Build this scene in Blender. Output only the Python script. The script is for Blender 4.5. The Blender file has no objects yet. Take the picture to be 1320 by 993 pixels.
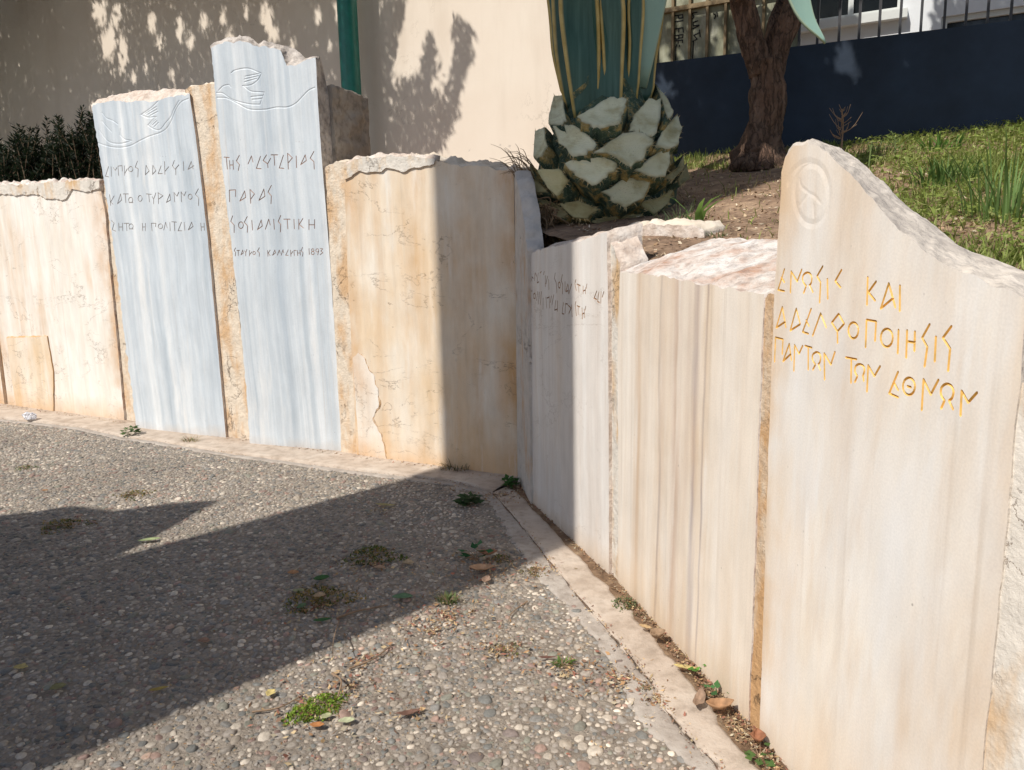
import bpy, bmesh, math, random
import numpy as np
from mathutils import Vector, noise as mn
from mathutils.geometry import delaunay_2d_cdt
random.seed(7); RNG = np.random.default_rng(11)
SC = bpy.context.scene; COL = SC.collection

# ------------------------------------------------------------------ camera, sky, sun, exposure
FPX, CX, CY, HC = 992.0, 660.0, 496.5, 1.40          # focal length / centre in photo pixels, eye height
UP = np.array([-122., 5764., 992.]); UP /= np.linalg.norm(UP)
FW = np.array([0, 0, -1.]); YA = FW - UP * (FW @ UP); YA /= np.linalg.norm(YA); XA = np.cross(YA, UP)
RC = np.array([XA, YA, UP])
cam = bpy.data.objects.new('camera', bpy.data.cameras.new('camera')); COL.objects.link(cam)
cam.data.sensor_width = 36.0; cam.data.lens = FPX / 1320.0 * 36.0
cam.data.clip_start = 0.05; cam.data.clip_end = 500
from mathutils import Matrix
mw = Matrix([list(RC[0]) + [0], list(RC[1]) + [0], list(RC[2]) + [HC], [0, 0, 0, 1]])
cam.matrix_world = mw
SC.camera = cam

SUN_AZ, SUN_EL = math.radians(-134.5), math.radians(50)      # compass direction towards the sun (from +Y, clockwise)
SV = np.array([math.sin(SUN_AZ) * math.cos(SUN_EL), math.cos(SUN_AZ) * math.cos(SUN_EL), math.sin(SUN_EL)])
W = bpy.data.worlds.new('World'); SC.world = W; W.use_nodes = True
nt = W.node_tree; bg = nt.nodes['Background']
sky = nt.nodes.new('ShaderNodeTexSky'); sky.sky_type = 'NISHITA'; sky.sun_disc = False
sky.sun_elevation = SUN_EL; sky.sun_rotation = SUN_AZ
nt.links.new(sky.outputs[0], bg.inputs[0]); bg.inputs[1].default_value = 0.10
sl = bpy.data.lights.new('sun', 'SUN'); sl.energy = 4.6; sl.angle = math.radians(0.53); sl.color = (1.0, 0.95, 0.87)
sun = bpy.data.objects.new('sun', sl); COL.objects.link(sun)
sun.rotation_euler = Vector(SV).to_track_quat('Z', 'Y').to_euler()
SC.view_settings.view_transform = 'Standard'; SC.view_settings.look = 'None'
SC.view_settings.exposure = 0.06; SC.view_settings.gamma = 1.0
SC.render.engine = 'CYCLES'

# ------------------------------------------------------------------ pixel helpers (photo pixels -> world)
def ray(px, py): return RC @ np.array([(px - CX) / FPX, -(py - CY) / FPX, -1.])
def ground(px, py, z=0.0):
    d = ray(px, py); t = (z - HC) / d[2]; return np.array([0, 0, HC]) + d * t
def at(px, py, Y):
    d = ray(px, py); return np.array([0, 0, HC]) + d * (Y / d[1])
def proj(P):
    c = RC.T @ (np.array(P) - np.array([0, 0, HC]))
    if c[2] >= -0.01: return (-9999, -9999)
    return (CX + FPX * c[0] / -c[2], CY - FPX * c[1] / -c[2])
class Frame:                                             # a vertical plane: s to the right, y into the wall, z up
    def __init__(s, o, az):
        s.o = np.array(o[:2], float); s.a = np.array([math.sin(az), math.cos(az)]); s.n = np.array([-s.a[1], s.a[0]])
        s.rz = math.atan2(s.a[1], s.a[0])
    def px(s, x, y, off=0.0):
        d = ray(x, y); t = ((s.o + s.n * off) @ s.n) / (d[:2] @ s.n); P = d * t
        return np.array([(P[:2] - s.o) @ s.a, P[2] + HC])
    def world(s, u, z, off=0.0):
        p = s.o + s.a * u + s.n * off; return np.array([p[0], p[1], z])
    def place(s, o): o.location = (s.o[0], s.o[1], 0); o.rotation_euler = (0, 0, s.rz)
def frame_px(bl, br, z=0.03):
    a, b = ground(*bl, z), ground(*br, z); d = b - a
    return Frame(a, math.atan2(d[0], d[1]))

# ------------------------------------------------------------------ object helpers
def tag(o, label=None, cat=None, group=None, kind=None):
    if label: o['label'] = label
    if cat: o['category'] = cat
    if group: o['group'] = group
    if kind: o['kind'] = kind
    return o
def link(name, me, mats=(), parent=None):
    o = bpy.data.objects.new(name, me); COL.objects.link(o)
    for m in (mats if isinstance(mats, (list, tuple)) else [mats]): me.materials.append(m)
    if parent: o.parent = parent
    return o
def empty(name, loc=(0, 0, 0), rz=0):
    o = bpy.data.objects.new(name, None); COL.objects.link(o); o.location = loc; o.rotation_euler = (0, 0, rz); return o
def arr_mesh(name, v, f, mats, parent=None, col=None, smooth=False, attr=None):
    """v (n,3), f list of equal-length faces as array (m,k)"""
    v = np.asarray(v, np.float32); f = np.asarray(f, np.int32); k = f.shape[1]
    me = bpy.data.meshes.new(name); me.vertices.add(len(v)); me.vertices.foreach_set('co', v.ravel())
    me.loops.add(f.size); me.loops.foreach_set('vertex_index', f.ravel())
    me.polygons.add(len(f)); me.polygons.foreach_set('loop_start', np.arange(0, f.size, k, dtype=np.int32))
    if smooth: me.polygons.foreach_set('use_smooth', np.ones(len(f), bool))
    if col is not None:
        a = me.color_attributes.new('Col', 'FLOAT_COLOR', 'POINT')
        c = np.ones((len(v), 4), np.float32); c[:, :3] = col; a.data.foreach_set('color', c.ravel())
    me.update(calc_edges=True); me.validate()
    return link(name, me, mats, parent)
def bm_obj(name, bm, mats, parent=None, smooth=False):
    me = bpy.data.meshes.new(name); bmesh.ops.recalc_face_normals(bm, faces=bm.faces[:])
    bm.to_mesh(me); bm.free()
    if smooth:
        for p in me.polygons: p.use_smooth = True
    return link(name, me, mats, parent)
def box(bm, x0, x1, y0, y1, z0, z1):
    v = [bm.verts.new(p) for p in ((x0,y0,z0),(x1,y0,z0),(x1,y1,z0),(x0,y1,z0),(x0,y0,z1),(x1,y0,z1),(x1,y1,z1),(x0,y1,z1))]
    for q in ((0,3,2,1),(4,5,6,7),(0,1,5,4),(1,2,6,5),(2,3,7,6),(3,0,4,7)): bm.faces.new([v[i] for i in q])
def tube(bm, pts, rad, seg=8, rough=0.0, seed=0, cap=True):
    pts = [np.array(p, float) for p in pts]; rings = []
    rad = rad if isinstance(rad, (list, tuple, np.ndarray)) else [rad] * len(pts)
    for i, p in enumerate(pts):
        t = pts[min(i + 1, len(pts) - 1)] - pts[max(i - 1, 0)]; t /= (np.linalg.norm(t) + 1e-9)
        r = np.array([0, 1., 0]) if abs(t[1]) < .85 else np.array([1., 0, 0])
        u = np.cross(t, r); u /= np.linalg.norm(u); w = np.cross(t, u); ring = []
        for k in range(seg):
            a = 2 * math.pi * k / seg; d = u * math.cos(a) + w * math.sin(a); rr = rad[i]
            if rough:
                q = Vector(p * 3 + d * 1.2 + seed); rr *= 1 + rough * mn.fractal(q, 0.8, 2.1, 4)
            ring.append(bm.verts.new(p + d * rr))
        rings.append(ring)
    for a, b in zip(rings, rings[1:]):
        for k in range(seg): bm.faces.new((a[k], a[(k + 1) % seg], b[(k + 1) % seg], b[k]))
    if cap:
        bm.faces.new(rings[0][::-1]); bm.faces.new(rings[-1])
def smooth_path(pts, n):
    pts = np.array(pts, float); P = np.vstack([2 * pts[0] - pts[1], pts, 2 * pts[-1] - pts[-2]]); out = []
    m = len(pts) - 1
    for i in range(n + 1):
        t = i / n * m; k = min(int(t), m - 1); u = t - k; a, b, c, d = P[k:k + 4]
        out.append(.5 * ((2 * b) + (c - a) * u + (2 * a - 5 * b + 4 * c - d) * u * u + (3 * b - a - 3 * c + d) * u ** 3))
    return np.array(out)
def inpoly(x, y, poly):
    r = False; j = len(poly) - 1
    for i in range(len(poly)):
        xi, yi = poly[i]; xj, yj = poly[j]
        if (yi > y) != (yj > y) and x < (xj - xi) * (y - yi) / (yj - yi) + xi: r = not r
        j = i
    return r

# ------------------------------------------------------------------ materials
class N:
    def __init__(s, name):
        s.m = bpy.data.materials.new(name); s.m.use_nodes = True; s.t = s.m.node_tree
        s.p = s.t.nodes['Principled BSDF']; s.tc = s.t.nodes.new('ShaderNodeTexCoord'); s.o = s.tc.outputs['Object']
    def node(s, ty, ins=None, **at):
        n = s.t.nodes.new(ty)
        for k, v in at.items(): setattr(n, k, v)
        for k, v in (ins or {}).items(): s.set(n.inputs[k], v)
        return n
    def set(s, i, v):
        if isinstance(v, bpy.types.NodeSocket): s.t.links.new(v, i)
        elif isinstance(v, tuple) and len(v) == 3 and i.type == 'RGBA': i.default_value = (*v, 1)
        else: i.default_value = v
    def map(s, sc=(1, 1, 1), loc=(0, 0, 0), rot=(0, 0, 0), v=None):
        return s.node('ShaderNodeMapping', {'Vector': v or s.o, 'Scale': sc, 'Location': loc, 'Rotation': rot}).outputs[0]
    def noise(s, v=None, sc=5, det=6, ro=.55, dist=0.0):
        return s.node('ShaderNodeTexNoise', {'Vector': v or s.o, 'Scale': sc, 'Detail': det, 'Roughness': ro, 'Distortion': dist}).outputs['Fac']
    def vor(s, v=None, sc=5, feat='F1', out='Distance', rnd=1.0):
        return s.node('ShaderNodeTexVoronoi', {'Vector': v or s.o, 'Scale': sc, 'Randomness': rnd}, feature=feat).outputs[out]
    def ramp(s, f, stops):
        n = s.node('ShaderNodeValToRGB', {'Fac': f}); e = n.color_ramp.elements
        while len(e) < len(stops): e.new(.5)
        for q, (p, c) in zip(e, stops): q.position = p; q.color = (*c, 1) if isinstance(c, tuple) else (c, c, c, 1)
        return n.outputs[0]
    def mix(s, f, a, b, bl='MIX'):
        n = s.node('ShaderNodeMix', data_type='RGBA', blend_type=bl); s.set(n.inputs[0], f); s.set(n.inputs[6], a); s.set(n.inputs[7], b); return n.outputs[2]
    def math(s, op, a, b=0.0):
        n = s.node('ShaderNodeMath', operation=op); s.set(n.inputs[0], a); s.set(n.inputs[1], b); return n.outputs[0]
    def xyz(s, k): return s.node('ShaderNodeSeparateXYZ', {0: s.o}).outputs[k]
    def distort(s, sc, amt, v=None):
        c = s.node('ShaderNodeTexNoise', {'Vector': v or s.o, 'Scale': sc, 'Detail': 4}).outputs['Color']
        q = s.node('ShaderNodeVectorMath', {0: c, 1: (.5, .5, .5)}, operation='SUBTRACT').outputs[0]
        q = s.node('ShaderNodeVectorMath', {0: q, 'Scale': amt}, operation='SCALE').outputs[0]
        return s.node('ShaderNodeVectorMath', {0: v or s.o, 1: q}, operation='ADD').outputs[0]
    def end(s, col, rough=.8, h=None, st=.4, d=.01, spec=.3):
        s.set(s.p.inputs['Base Color'], col); s.set(s.p.inputs['Roughness'], rough); s.p.inputs['Specular IOR Level'].default_value = spec
        if h is not None:
            b = s.node('ShaderNodeBump', {'Height': h, 'Strength': st, 'Distance': d}); s.t.links.new(b.outputs[0], s.p.inputs['Normal'])
        return s.m

def marble(name, cols, sx=9, sz=.35, fine=.25, tilt=0.0, stain=None, stain_lo=.56, crack=0.0, foot=(.50, .36, .22), foot_h=.12, edges=None, veins=None, loc=0.0, rough=.55, blotch=None, grain=.93, bump=.28):
    n = N(name); v = n.map((1, 1, 1), (loc, loc * .7, 0), (0, tilt, 0)); v = n.distort(1.1, .075 if sz < .2 else .13, v)
    st = n.map((sx, sx, sz), v=v); f = n.math('ADD', n.math('MULTIPLY', n.noise(st, 1.0, 8, .62), .6), n.math('MULTIPLY', n.noise(n.map((sx * 3.1, sx * 3.1, sz * 1.6), (2, 2, 2), v=v), 1.0, 6, .6), .4))
    c = n.ramp(f, [(.37, cols[0]), (.50, cols[1]), (.62, cols[2])])
    ff = n.noise(n.map((sx * 6, sx * 6, sz * 2.2), v=v), 1, 4, .6)
    c = n.mix(fine, c, n.ramp(ff, [(.35, cols[0]), (.62, cols[2])]), 'MIX')
    for (vx, wv, vc) in (veins or []):           # single dark veins: position across, width, colour
        dx = n.math('SUBTRACT', n.node('ShaderNodeSeparateXYZ', {0: n.distort(.8, .10, v)}).outputs[0], vx + loc)
        k = n.math('DIVIDE', n.math('ABSOLUTE', dx), wv)
        k = n.math('MULTIPLY', n.math('SUBTRACT', 1.0, n.math('MINIMUM', k, 1.0)), n.ramp(n.noise(n.map((30, 30, 1.2), v=v), 1, 4), [(.3, 0.15), (.6, 1.0)]))
        c = n.mix(k, c, vc)
    if blotch:
        c = n.mix(n.ramp(n.noise(n.map((1.6, 1.6, .8), (3, 1, loc)), 1.5, 5, .6), [(.42, 0.0), (.66, 1.0)]), c, n.mix(.5, c, blotch))
    if stain:
        s = n.noise(n.map((4.5, 4.5, .55), (loc, 3, 2)), 1.0, 7, .6, .3)
        s2 = n.noise(n.map((1, 1, 1), (9, loc, 1)), 2.2, 4, .6)
        s = n.math('MULTIPLY', n.ramp(s, [(stain_lo - .08, 0.0), (stain_lo + .16, 1.0)]), n.ramp(s2, [(.35, 0.15), (.65, 1.0)]))
        c = n.mix(n.math('MULTIPLY', s, .75), c, stain)
    if edges:                                     # rusty staining along the two upright edges: (x0, x1, reach, colour)
        x = n.xyz(0); nz = n.noise(n.map((3, 3, 2.5), (loc, 0, 4)), 1, 5)
        for k, sg in ((edges[0], 1), (edges[1], -1)):
            dd = n.math('DIVIDE', n.math('MULTIPLY', n.math('SUBTRACT', x, k), sg), edges[2])
            q = n.math('MULTIPLY', n.math('SUBTRACT', 1.0, n.math('MINIMUM', n.math('MAXIMUM', dd, 0.0), 1.0)), n.ramp(nz, [(.4, 0.0), (.62, 1.0)]))
            c = n.mix(n.math('MULTIPLY', q, .75), c, edges[3])
    if foot:
        z = n.math('ADD', n.xyz(2), n.math('MULTIPLY', n.math('SUBTRACT', n.noise(None, 5, 5), .5), .22))
        k = n.math('SUBTRACT', 1.0, n.math('MINIMUM', n.math('MAXIMUM', n.math('DIVIDE', z, foot_h), 0.0), 1.0))
        c = n.mix(n.math('MULTIPLY', k, .6), c, foot)
    # rain drips, mottling and crystalline grain
    dr = n.math('MULTIPLY', n.ramp(n.noise(n.map((26, 26, .28), (loc, 5, 3)), 1, 5, .6), [(.56, 0.0), (.70, 1.0)]), n.ramp(n.noise(n.map((2, 2, 1), (loc, 8, 8)), 1, 4), [(.42, 0.0), (.62, 1.0)]))
    c = n.mix(n.math('MULTIPLY', dr, .38), c, (.46, .36, .27))
    wt = n.ramp(n.noise(n.map((9, 9, 1.2), (loc, 1, 7)), 1, 6, .65), [(.56, 0.0), (.70, 1.0)]); c = n.mix(n.math('MULTIPLY', wt, .45), c, (.80, .78, .75))
    c = n.mix(1.0, c, n.ramp(n.noise(n.map((1, 1, .35)), 12, 6, .62), [(.32, grain), (.62, 1.04)]), 'MULTIPLY')
    c = n.mix(1.0, c, n.ramp(n.noise(None, 190, 2, .5), [(.32, .955), (.66, 1.035)]), 'MULTIPLY')
    h = n.math('ADD', n.math('MULTIPLY', n.noise(None, 60, 6, .65), .45), n.math('MULTIPLY', n.noise(n.map((1, 1, .25)), 30, 5, .6), .5))
    if crack:
        e = n.math('ABSOLUTE', n.math('SUBTRACT', n.noise(n.map((1, 1, 2.2), (loc, 2, 5)), 1.7, 9, .62, .4), .5))
        msk = n.ramp(n.noise(n.map((1, 1, 1), (loc, 0, 1)), 2.6, 3), [(.46, 0.0), (.58, 1.0)])
        k = n.math('MULTIPLY', n.ramp(e, [(0.0, 1.0), (.0055, 0.0)]), n.math('MULTIPLY', msk, crack))
        c = n.mix(k, c, (.22, .15, .10)); h = n.math('SUBTRACT', h, k)
    # pits and flecks
    sp = n.vor(None, 28, 'F1'); pm = n.ramp(n.noise(None, 4, 3), [(.55, 0.0), (.68, 1.0)])
    pk = n.math('MULTIPLY', n.ramp(sp, [(.05, 1.0), (.11, 0.0)]), pm)
    c = n.mix(n.math('MULTIPLY', pk, .55), c, (.16, .13, .11)); h = n.math('SUBTRACT', h, n.math('MULTIPLY', pk, .6))
    return n.end(c, rough, h, bump, .004)

def rock(name, c0, c1, c2, sc=6, bump=.9, dark=(.10, .08, .07), dk=.5):
    n = N(name); f = n.noise(n.distort(4, .1), sc, 9, .65)
    c = n.ramp(f, [(.32, c0), (.50, c1), (.66, c2)])
    k = n.ramp(n.noise(None, sc * 4, 8, .7), [(.36, 1.0), (.52, 0.0)])
    c = n.mix(n.math('MULTIPLY', k, dk), c, dark)
    h = n.math('ADD', n.noise(None, sc * 3, 10, .7), n.math('MULTIPLY', n.vor(n.distort(8, .1), sc * 3), .4))
    return n.end(c, .9, h, bump, .02)
def mortar(name, base, rust, amt=.5, sc=5, bump=.8):
    n = N(name)
    c = n.ramp(n.noise(None, sc * 3, 8, .6), [(.3, tuple(q * .86 for q in base)), (.65, tuple(min(1, q * 1.05) for q in base))])
    k = n.ramp(n.noise(n.map((1, 1, .4), (2, 5, 1)), sc, 6, .65), [(.60 - amt * .4, 0.0), (.74 - amt * .4, 1.0)])
    c = n.mix(n.math('MULTIPLY', k, .85), c, rust)
    g = n.ramp(n.noise(n.map(loc=(7, 7, 7)), 5, 6, .7), [(.66, 0.0), (.72, 1.0)])
    c = n.mix(n.math('MULTIPLY', g, .5), c, (.20, .18, .17))
    e = n.math('ABSOLUTE', n.math('SUBTRACT', n.noise(n.map(loc=(1, 6, 3)), 3.4, 9, .65, .3), .5)); cm = n.ramp(n.noise(None, 3, 3), [(.5, 0.0), (.6, 1.0)])
    ck = n.math('MULTIPLY', n.ramp(e, [(0, 1.0), (.008, 0.0)]), cm); c = n.mix(n.math('MULTIPLY', ck, .7), c, (.24, .15, .09))
    h = n.math('SUBTRACT', n.math('ADD', n.noise(None, 40, 8, .7), n.math('MULTIPLY', n.noise(None, 9, 4), 1.5)), ck)
    return n.end(c, .92, h, bump, .012)
def plain(name, col, rough=.7, var=.15, sc=8, bump=.3, metal=0.0, dist=.005, spec=.3):
    n = N(name); f = n.noise(None, sc, 7, .6)
    c = n.ramp(f, [(.3, tuple(q * (1 - var) for q in col)), (.7, tuple(min(1, q * (1 + var)) for q in col))])
    n.p.inputs['Metallic'].default_value = metal
    return n.end(c, rough, n.noise(None, sc * 6, 6, .6), bump, dist, spec)
def vcol(name, rough=.8, mul=None, trans=0.0, bump=None, spec=.3):
    n = N(name); a = n.node('ShaderNodeAttribute', attribute_name='Col').outputs['Color']
    if mul: a = n.mix(1.0, a, n.ramp(n.noise(None, mul, 5), [(.3, .7), (.7, 1.15)]), 'MULTIPLY')
    m = n.end(a, rough, n.noise(None, bump, 6, .6) if bump else None, .35, .004, spec)
    if trans:
        tr = n.node('ShaderNodeBsdfTranslucent', {'Color': a}); mx = n.node('ShaderNodeMixShader', {0: trans})
        n.t.links.new(n.p.outputs[0], mx.inputs[1]); n.t.links.new(tr.outputs[0], mx.inputs[2])
        n.t.links.new(mx.outputs[0], n.t.nodes['Material Output'].inputs[0])
    return m

M = {}
M['blue_a'] = marble('blue_grey_marble', [(.40, .46, .515), (.55, .60, .645), (.71, .735, .75)], 5, .22, .18, math.radians(2), foot=(.52, .46, .40), foot_h=.10, loc=0)
M['blue_b'] = marble('banded_blue_marble', [(.38, .44, .50), (.55, .60, .64), (.72, .74, .755)], 4.5, .08, .30, math.radians(1), foot=(.50, .45, .40), foot_h=.10, loc=4.3)
M['cream_a'] = marble('cream_plaster', [(.70, .63, .54), (.78, .73, .66), (.82, .79, .74)], 3, .8, .2, stain=(.60, .38, .20), stain_lo=.55, crack=.75, foot=(.58, .36, .18), foot_h=.2, loc=1.7, rough=.75, edges=(.0, 1.82, .22, (.55, .30, .12)))
M['cream_b'] = marble('ochre_cream_marble', [(.66, .55, .42), (.75, .66, .545), (.79, .735, .65)], 2.6, .6, .2, stain=(.56, .33, .14), stain_lo=.48, crack=.9, foot=(.60, .38, .20), foot_h=.18, loc=6.1, rough=.7, blotch=(.66, .44, .22), edges=(0.0, 1.29, .20, (.56, .31, .12)))
M['white_p6'] = marble('white_grey_marble', [(.60, .54, .49), (.68, .63, .585), (.73, .70, .665)], 5, .25, .14, stain=(.56, .36, .19), stain_lo=.62, crack=.4, foot=(.56, .43, .30), foot_h=.12, loc=2.9)
M['beige_p7'] = marble('veined_beige_marble', [(.58, .47, .39), (.72, .63, .53), (.79, .735, .665)], 2.8, .11, .12, math.radians(-2.0), stain=(.58, .40, .23), stain_lo=.55, foot=(.62, .47, .32), foot_h=.2, loc=8.8,
    veins=[(.36, .014, (.26, .21, .21)), (.62, .03, (.40, .34, .34)), (.49, .05, (.55, .42, .33)), (.17, .05, (.58, .44, .32)), (.68, .010, (.34, .29, .30))])
M['white_p8'] = marble('white_gold_marble', [(.64, .515, .40), (.77, .70, .61), (.80, .775, .745)], 2.3, .55, .12, math.radians(-11), stain=(.64, .45, .27), stain_lo=.49, foot=(.68, .53, .38), foot_h=.3, loc=12.2, grain=.96, bump=.18, edges=(0.0, .86, .14, (.64, .42, .22)), blotch=(.66, .67, .69))
M['broken_white'] = rock('broken_white_marble', (.52, .40, .32), (.68, .58, .50), (.74, .68, .62), 7, .9, (.25, .17, .13), .35)
M['broken_pink'] = rock('broken_pink_marble', (.50, .30, .21), (.68, .60, .54), (.80, .77, .74), 7, .8, (.24, .20, .18), .5)
M['broken_grey'] = rock('broken_grey_marble', (.30, .27, .25), (.55, .49, .44), (.72, .66, .60), 7, 1.0, (.12, .10, .09), .45)
M['broken_p8'] = rock('weathered_white_marble', (.50, .44, .385), (.66, .585, .50), (.73, .65, .56), 9, .5, (.22, .19, .17), .5)
M['broken_cream'] = rock('weathered_cream_edge', (.66, .55, .43), (.72, .62, .50), (.76, .68, .58), 5, .5, (.30, .27, .24), .22)
M['mortar_cream'] = mortar('cream_mortar', (.72, .62, .50), (.60, .38, .20), .32)
M['mortar_rust'] = mortar('rusty_mortar', (.68, .54, .40), (.55, .31, .13), .55, 8, 1.0)
M['mortar_grey'] = mortar('pale_mortar', (.58, .53, .48), (.54, .32, .15), .15)
M['mortar_white'] = mortar('white_mortar', (.70, .65, .58), (.60, .38, .18), .25)
M['mortar_edge'] = mortar('lime_mortar', (.76, .70, .62), (.62, .42, .24), .3, 5, .5)
M['old_concrete'] = rock('old_concrete', (.28, .24, .20), (.38, .33, .28), (.47, .42, .36), 4, .5, (.05, .045, .04), .4)
M['kerb'] = rock('worn_kerb_cement', (.38, .30, .235), (.49, .405, .33), (.54, .465, .39), 4, .5, (.22, .17, .13), .35)
M['dirt'] = rock('brown_dirt', (.14, .085, .05), (.24, .15, .09), (.34, .24, .15), 9, 1.0, (.05, .035, .025), .4)
M['soil'] = rock('dry_soil', (.17, .11, .07), (.29, .19, .125), (.42, .29, .19), 6, 1.0, (.05, .035, .025), .45)
M['cement'] = rock('pebble_cement', (.20, .165, .13), (.29, .245, .20), (.37, .32, .265), 14, .8, (.09, .075, .06), .35)
M['pebble'] = vcol('river_pebbles', .62, 90, 0, 120, .35)
M['litter'] = vcol('dry_litter', .9)
M['leafy'] = vcol('green_leaves', .6, None, .35)
M['dryleaf'] = vcol('fallen_leaf', .75, 60, .15)
M['grass'] = vcol('grass_blades', .6, None, .4)
M['gold'] = plain('gold_paint', (.74, .46, .13), .38, .3, 30, .2)
M['brown_ink'] = plain('brown_letter_paint', (.30, .17, .09), .8, .3, 20, .3)
M['grey_ink'] = plain('faded_red_letter_paint', (.36, .26, .22), .8, .35, 9, .3)
M['grey_ink2'] = plain('faded_dark_letter_paint', (.34, .32, .31), .8, .35, 9, .3)

def plaster_wall():
    n = N('beige_render_wall')
    c = n.ramp(n.noise(None, 1.2, 6), [(.3, (.70, .605, .505)), (.7, (.755, .675, .58))])
    p = n.ramp(n.noise(n.map(loc=(3, 1, 8)), 4.5, 7, .6), [(.64, 0.0), (.66, 1.0)])
    lo = n.math('SUBTRACT', 1.0, n.ramp(n.math('MULTIPLY', n.xyz(2), .25), [(.56, 0.0), (.66, 1.0)]))
    k = n.math('MULTIPLY', p, lo); c = n.mix(n.math('MULTIPLY', k, .8), c, (.42, .38, .34))
    h = n.math('ADD', n.math('MULTIPLY', n.noise(None, 50, 6), .4), n.math('MULTIPLY', k, -.8))
    ck = n.math('MULTIPLY', n.ramp(n.math('ABSOLUTE', n.math('SUBTRACT', n.noise(n.map(loc=(4, 4, 4)), .9, 9, .6, .3), .5)), [(0.0, 1.0), (.003, 0.0)]), n.ramp(n.noise(None, .8, 3), [(.48, 0.0), (.6, 1.0)]))
    c = n.mix(n.math('MULTIPLY', ck, .5), c, (.35, .29, .23))
    st = n.ramp(n.noise(n.map((2.5, 2.5, .35), (6, 1, 2)), 1, 6, .6), [(.52, 0.0), (.70, 1.0)]); c = n.mix(n.math('MULTIPLY', st, .28), c, (.47, .38, .29))
    return n.end(c, .9, h, .25, .008)
M['beige_wall'] = plaster_wall()
M['blue_paint'] = plain('navy_wall_paint', (.016, .029, .052), .6, .35, 2.2, .4)
M['white_wall'] = plain('white_wall_paint', (.70, .72, .74), .8, .05, 2, .1)
M['pale_frame'] = plain('pale_frame_paint', (.62, .64, .62), .6, .08, 5, .1)
M['grey_wall'] = plain('grey_render', (.36, .39, .42), .8, .08, 3, .1)
n_ = N('dark_glass'); M['glass'] = n_.end((.012, .015, .018), .08, None, spec=.5)
def olive():
    n = N('weathered_olive_sheet'); c = n.ramp(n.noise(n.map((3, 3, 1)), 3, 7, .65), [(.35, (.20, .20, .13)), (.55, (.34, .34, .25)), (.7, (.46, .46, .38))])
    k = n.ramp(n.noise(n.map((12, 12, 2), (4, 4, 4)), 2, 6, .7), [(.60, 0.0), (.68, 1.0)]); c = n.mix(n.math('MULTIPLY', k, .7), c, (.16, .10, .05))
    return n.end(c, .6, n.noise(None, 20, 5), .2, .005)
M['olive'] = olive()
M['bar_silhouette'] = plain('silhouette_fence_metal', (.045, .045, .05), .5, .2, 12, .2)  # right-hand bars: their dark silhouette is put into the colour
M['bar_rust'] = plain('rusty_olive_metal', (.22, .16, .09), .7, .4, 12, .4)
M['spray'] = plain('black_spray_paint', (.012, .012, .014), .6, .1, 8, .05)
M['green_pole'] = plain('green_pole_paint', (.008, .15, .115), .38, .18, 14, .12, spec=.5)
def bark():
    n = N('rough_bark'); v = n.map((1, 1, .30), v=n.distort(7, .12)); f = n.noise(v, 17, 10, .72); g = n.noise(n.map((1, 1, .5), (3, 3, 3)), 5, 5, .6)
    rd = n.math('ABSOLUTE', n.math('SUBTRACT', n.noise(n.map((1, 1, .22), v=n.distort(4, .1)), 20, 6, .6), .5))
    c = n.ramp(f, [(.3, (.08, .045, .03)), (.5, (.21, .13, .09)), (.68, (.38, .26, .19))])
    c = n.mix(n.ramp(g, [(.4, 0.0), (.65, .6)]), c, (.29, .165, .11))
    c = n.mix(n.ramp(rd, [(0.0, .75), (.06, 0.0)]), c, (.03, .02, .015))
    return n.end(c, .92, n.math('ADD', f, n.math('MULTIPLY', n.math('MINIMUM', rd, .15), 4.0)), 1.0, .035)
M['bark'] = bark()
def agave_leaf():
    n = N('agave_leaf'); a = n.node('ShaderNodeAttribute', attribute_name='Col').outputs['Color']; r = n.node('ShaderNodeSeparateColor', {0: a})
    g = n.ramp(n.noise(n.map((16, 16, .5)), 2, 7, .6), [(.3, (.018, .058, .036)), (.5, (.036, .092, .064)), (.7, (.065, .135, .10))])
    g = n.mix(r.outputs[1], g, (.26, .40, .33))
    y = n.ramp(n.noise(None, 14, 5), [(.3, (.40, .27, .06)), (.7, (.56, .42, .15))])
    c = n.mix(r.outputs[0], g, y)
    d = n.ramp(n.noise(n.map(loc=(5, 2, 1)), 40, 3), [(.70, 0.0), (.74, 1.0)]); c = n.mix(n.math('MULTIPLY', d, .35), c, (.03, .04, .03))
    return n.end(c, .42, n.noise(n.map((40, 40, 2)), 1, 4), .15, .004, .45)
M['agave_leaf'] = agave_leaf()
def cut_face():
    n = N('cut_leaf_flesh'); c = n.ramp(n.noise(None, 9, 6), [(.3, (.50, .46, .30)), (.5, (.70, .71, .57)), (.72, (.78, .79, .68))])
    a = n.node('ShaderNodeAttribute', attribute_name='Col').outputs['Color']; c = n.mix(1.0, c, a, 'MULTIPLY')
    k = n.ramp(n.vor(None, 75), [(.10, 1.0), (.22, 0.0)]); m = n.ramp(n.noise(None, 6, 3), [(.48, 0.0), (.62, 1.0)])
    c = n.mix(n.math('MULTIPLY', n.math('MULTIPLY', k, m), .6), c, (.25, .22, .15))
    c = n.mix(1.0, c, (1.0, .96, .80), 'MULTIPLY')
    return n.end(c, .85, n.noise(n.map((1, 1, 2.5)), 30, 8, .7), .9, .012)
M['cut_face'] = cut_face()
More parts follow.
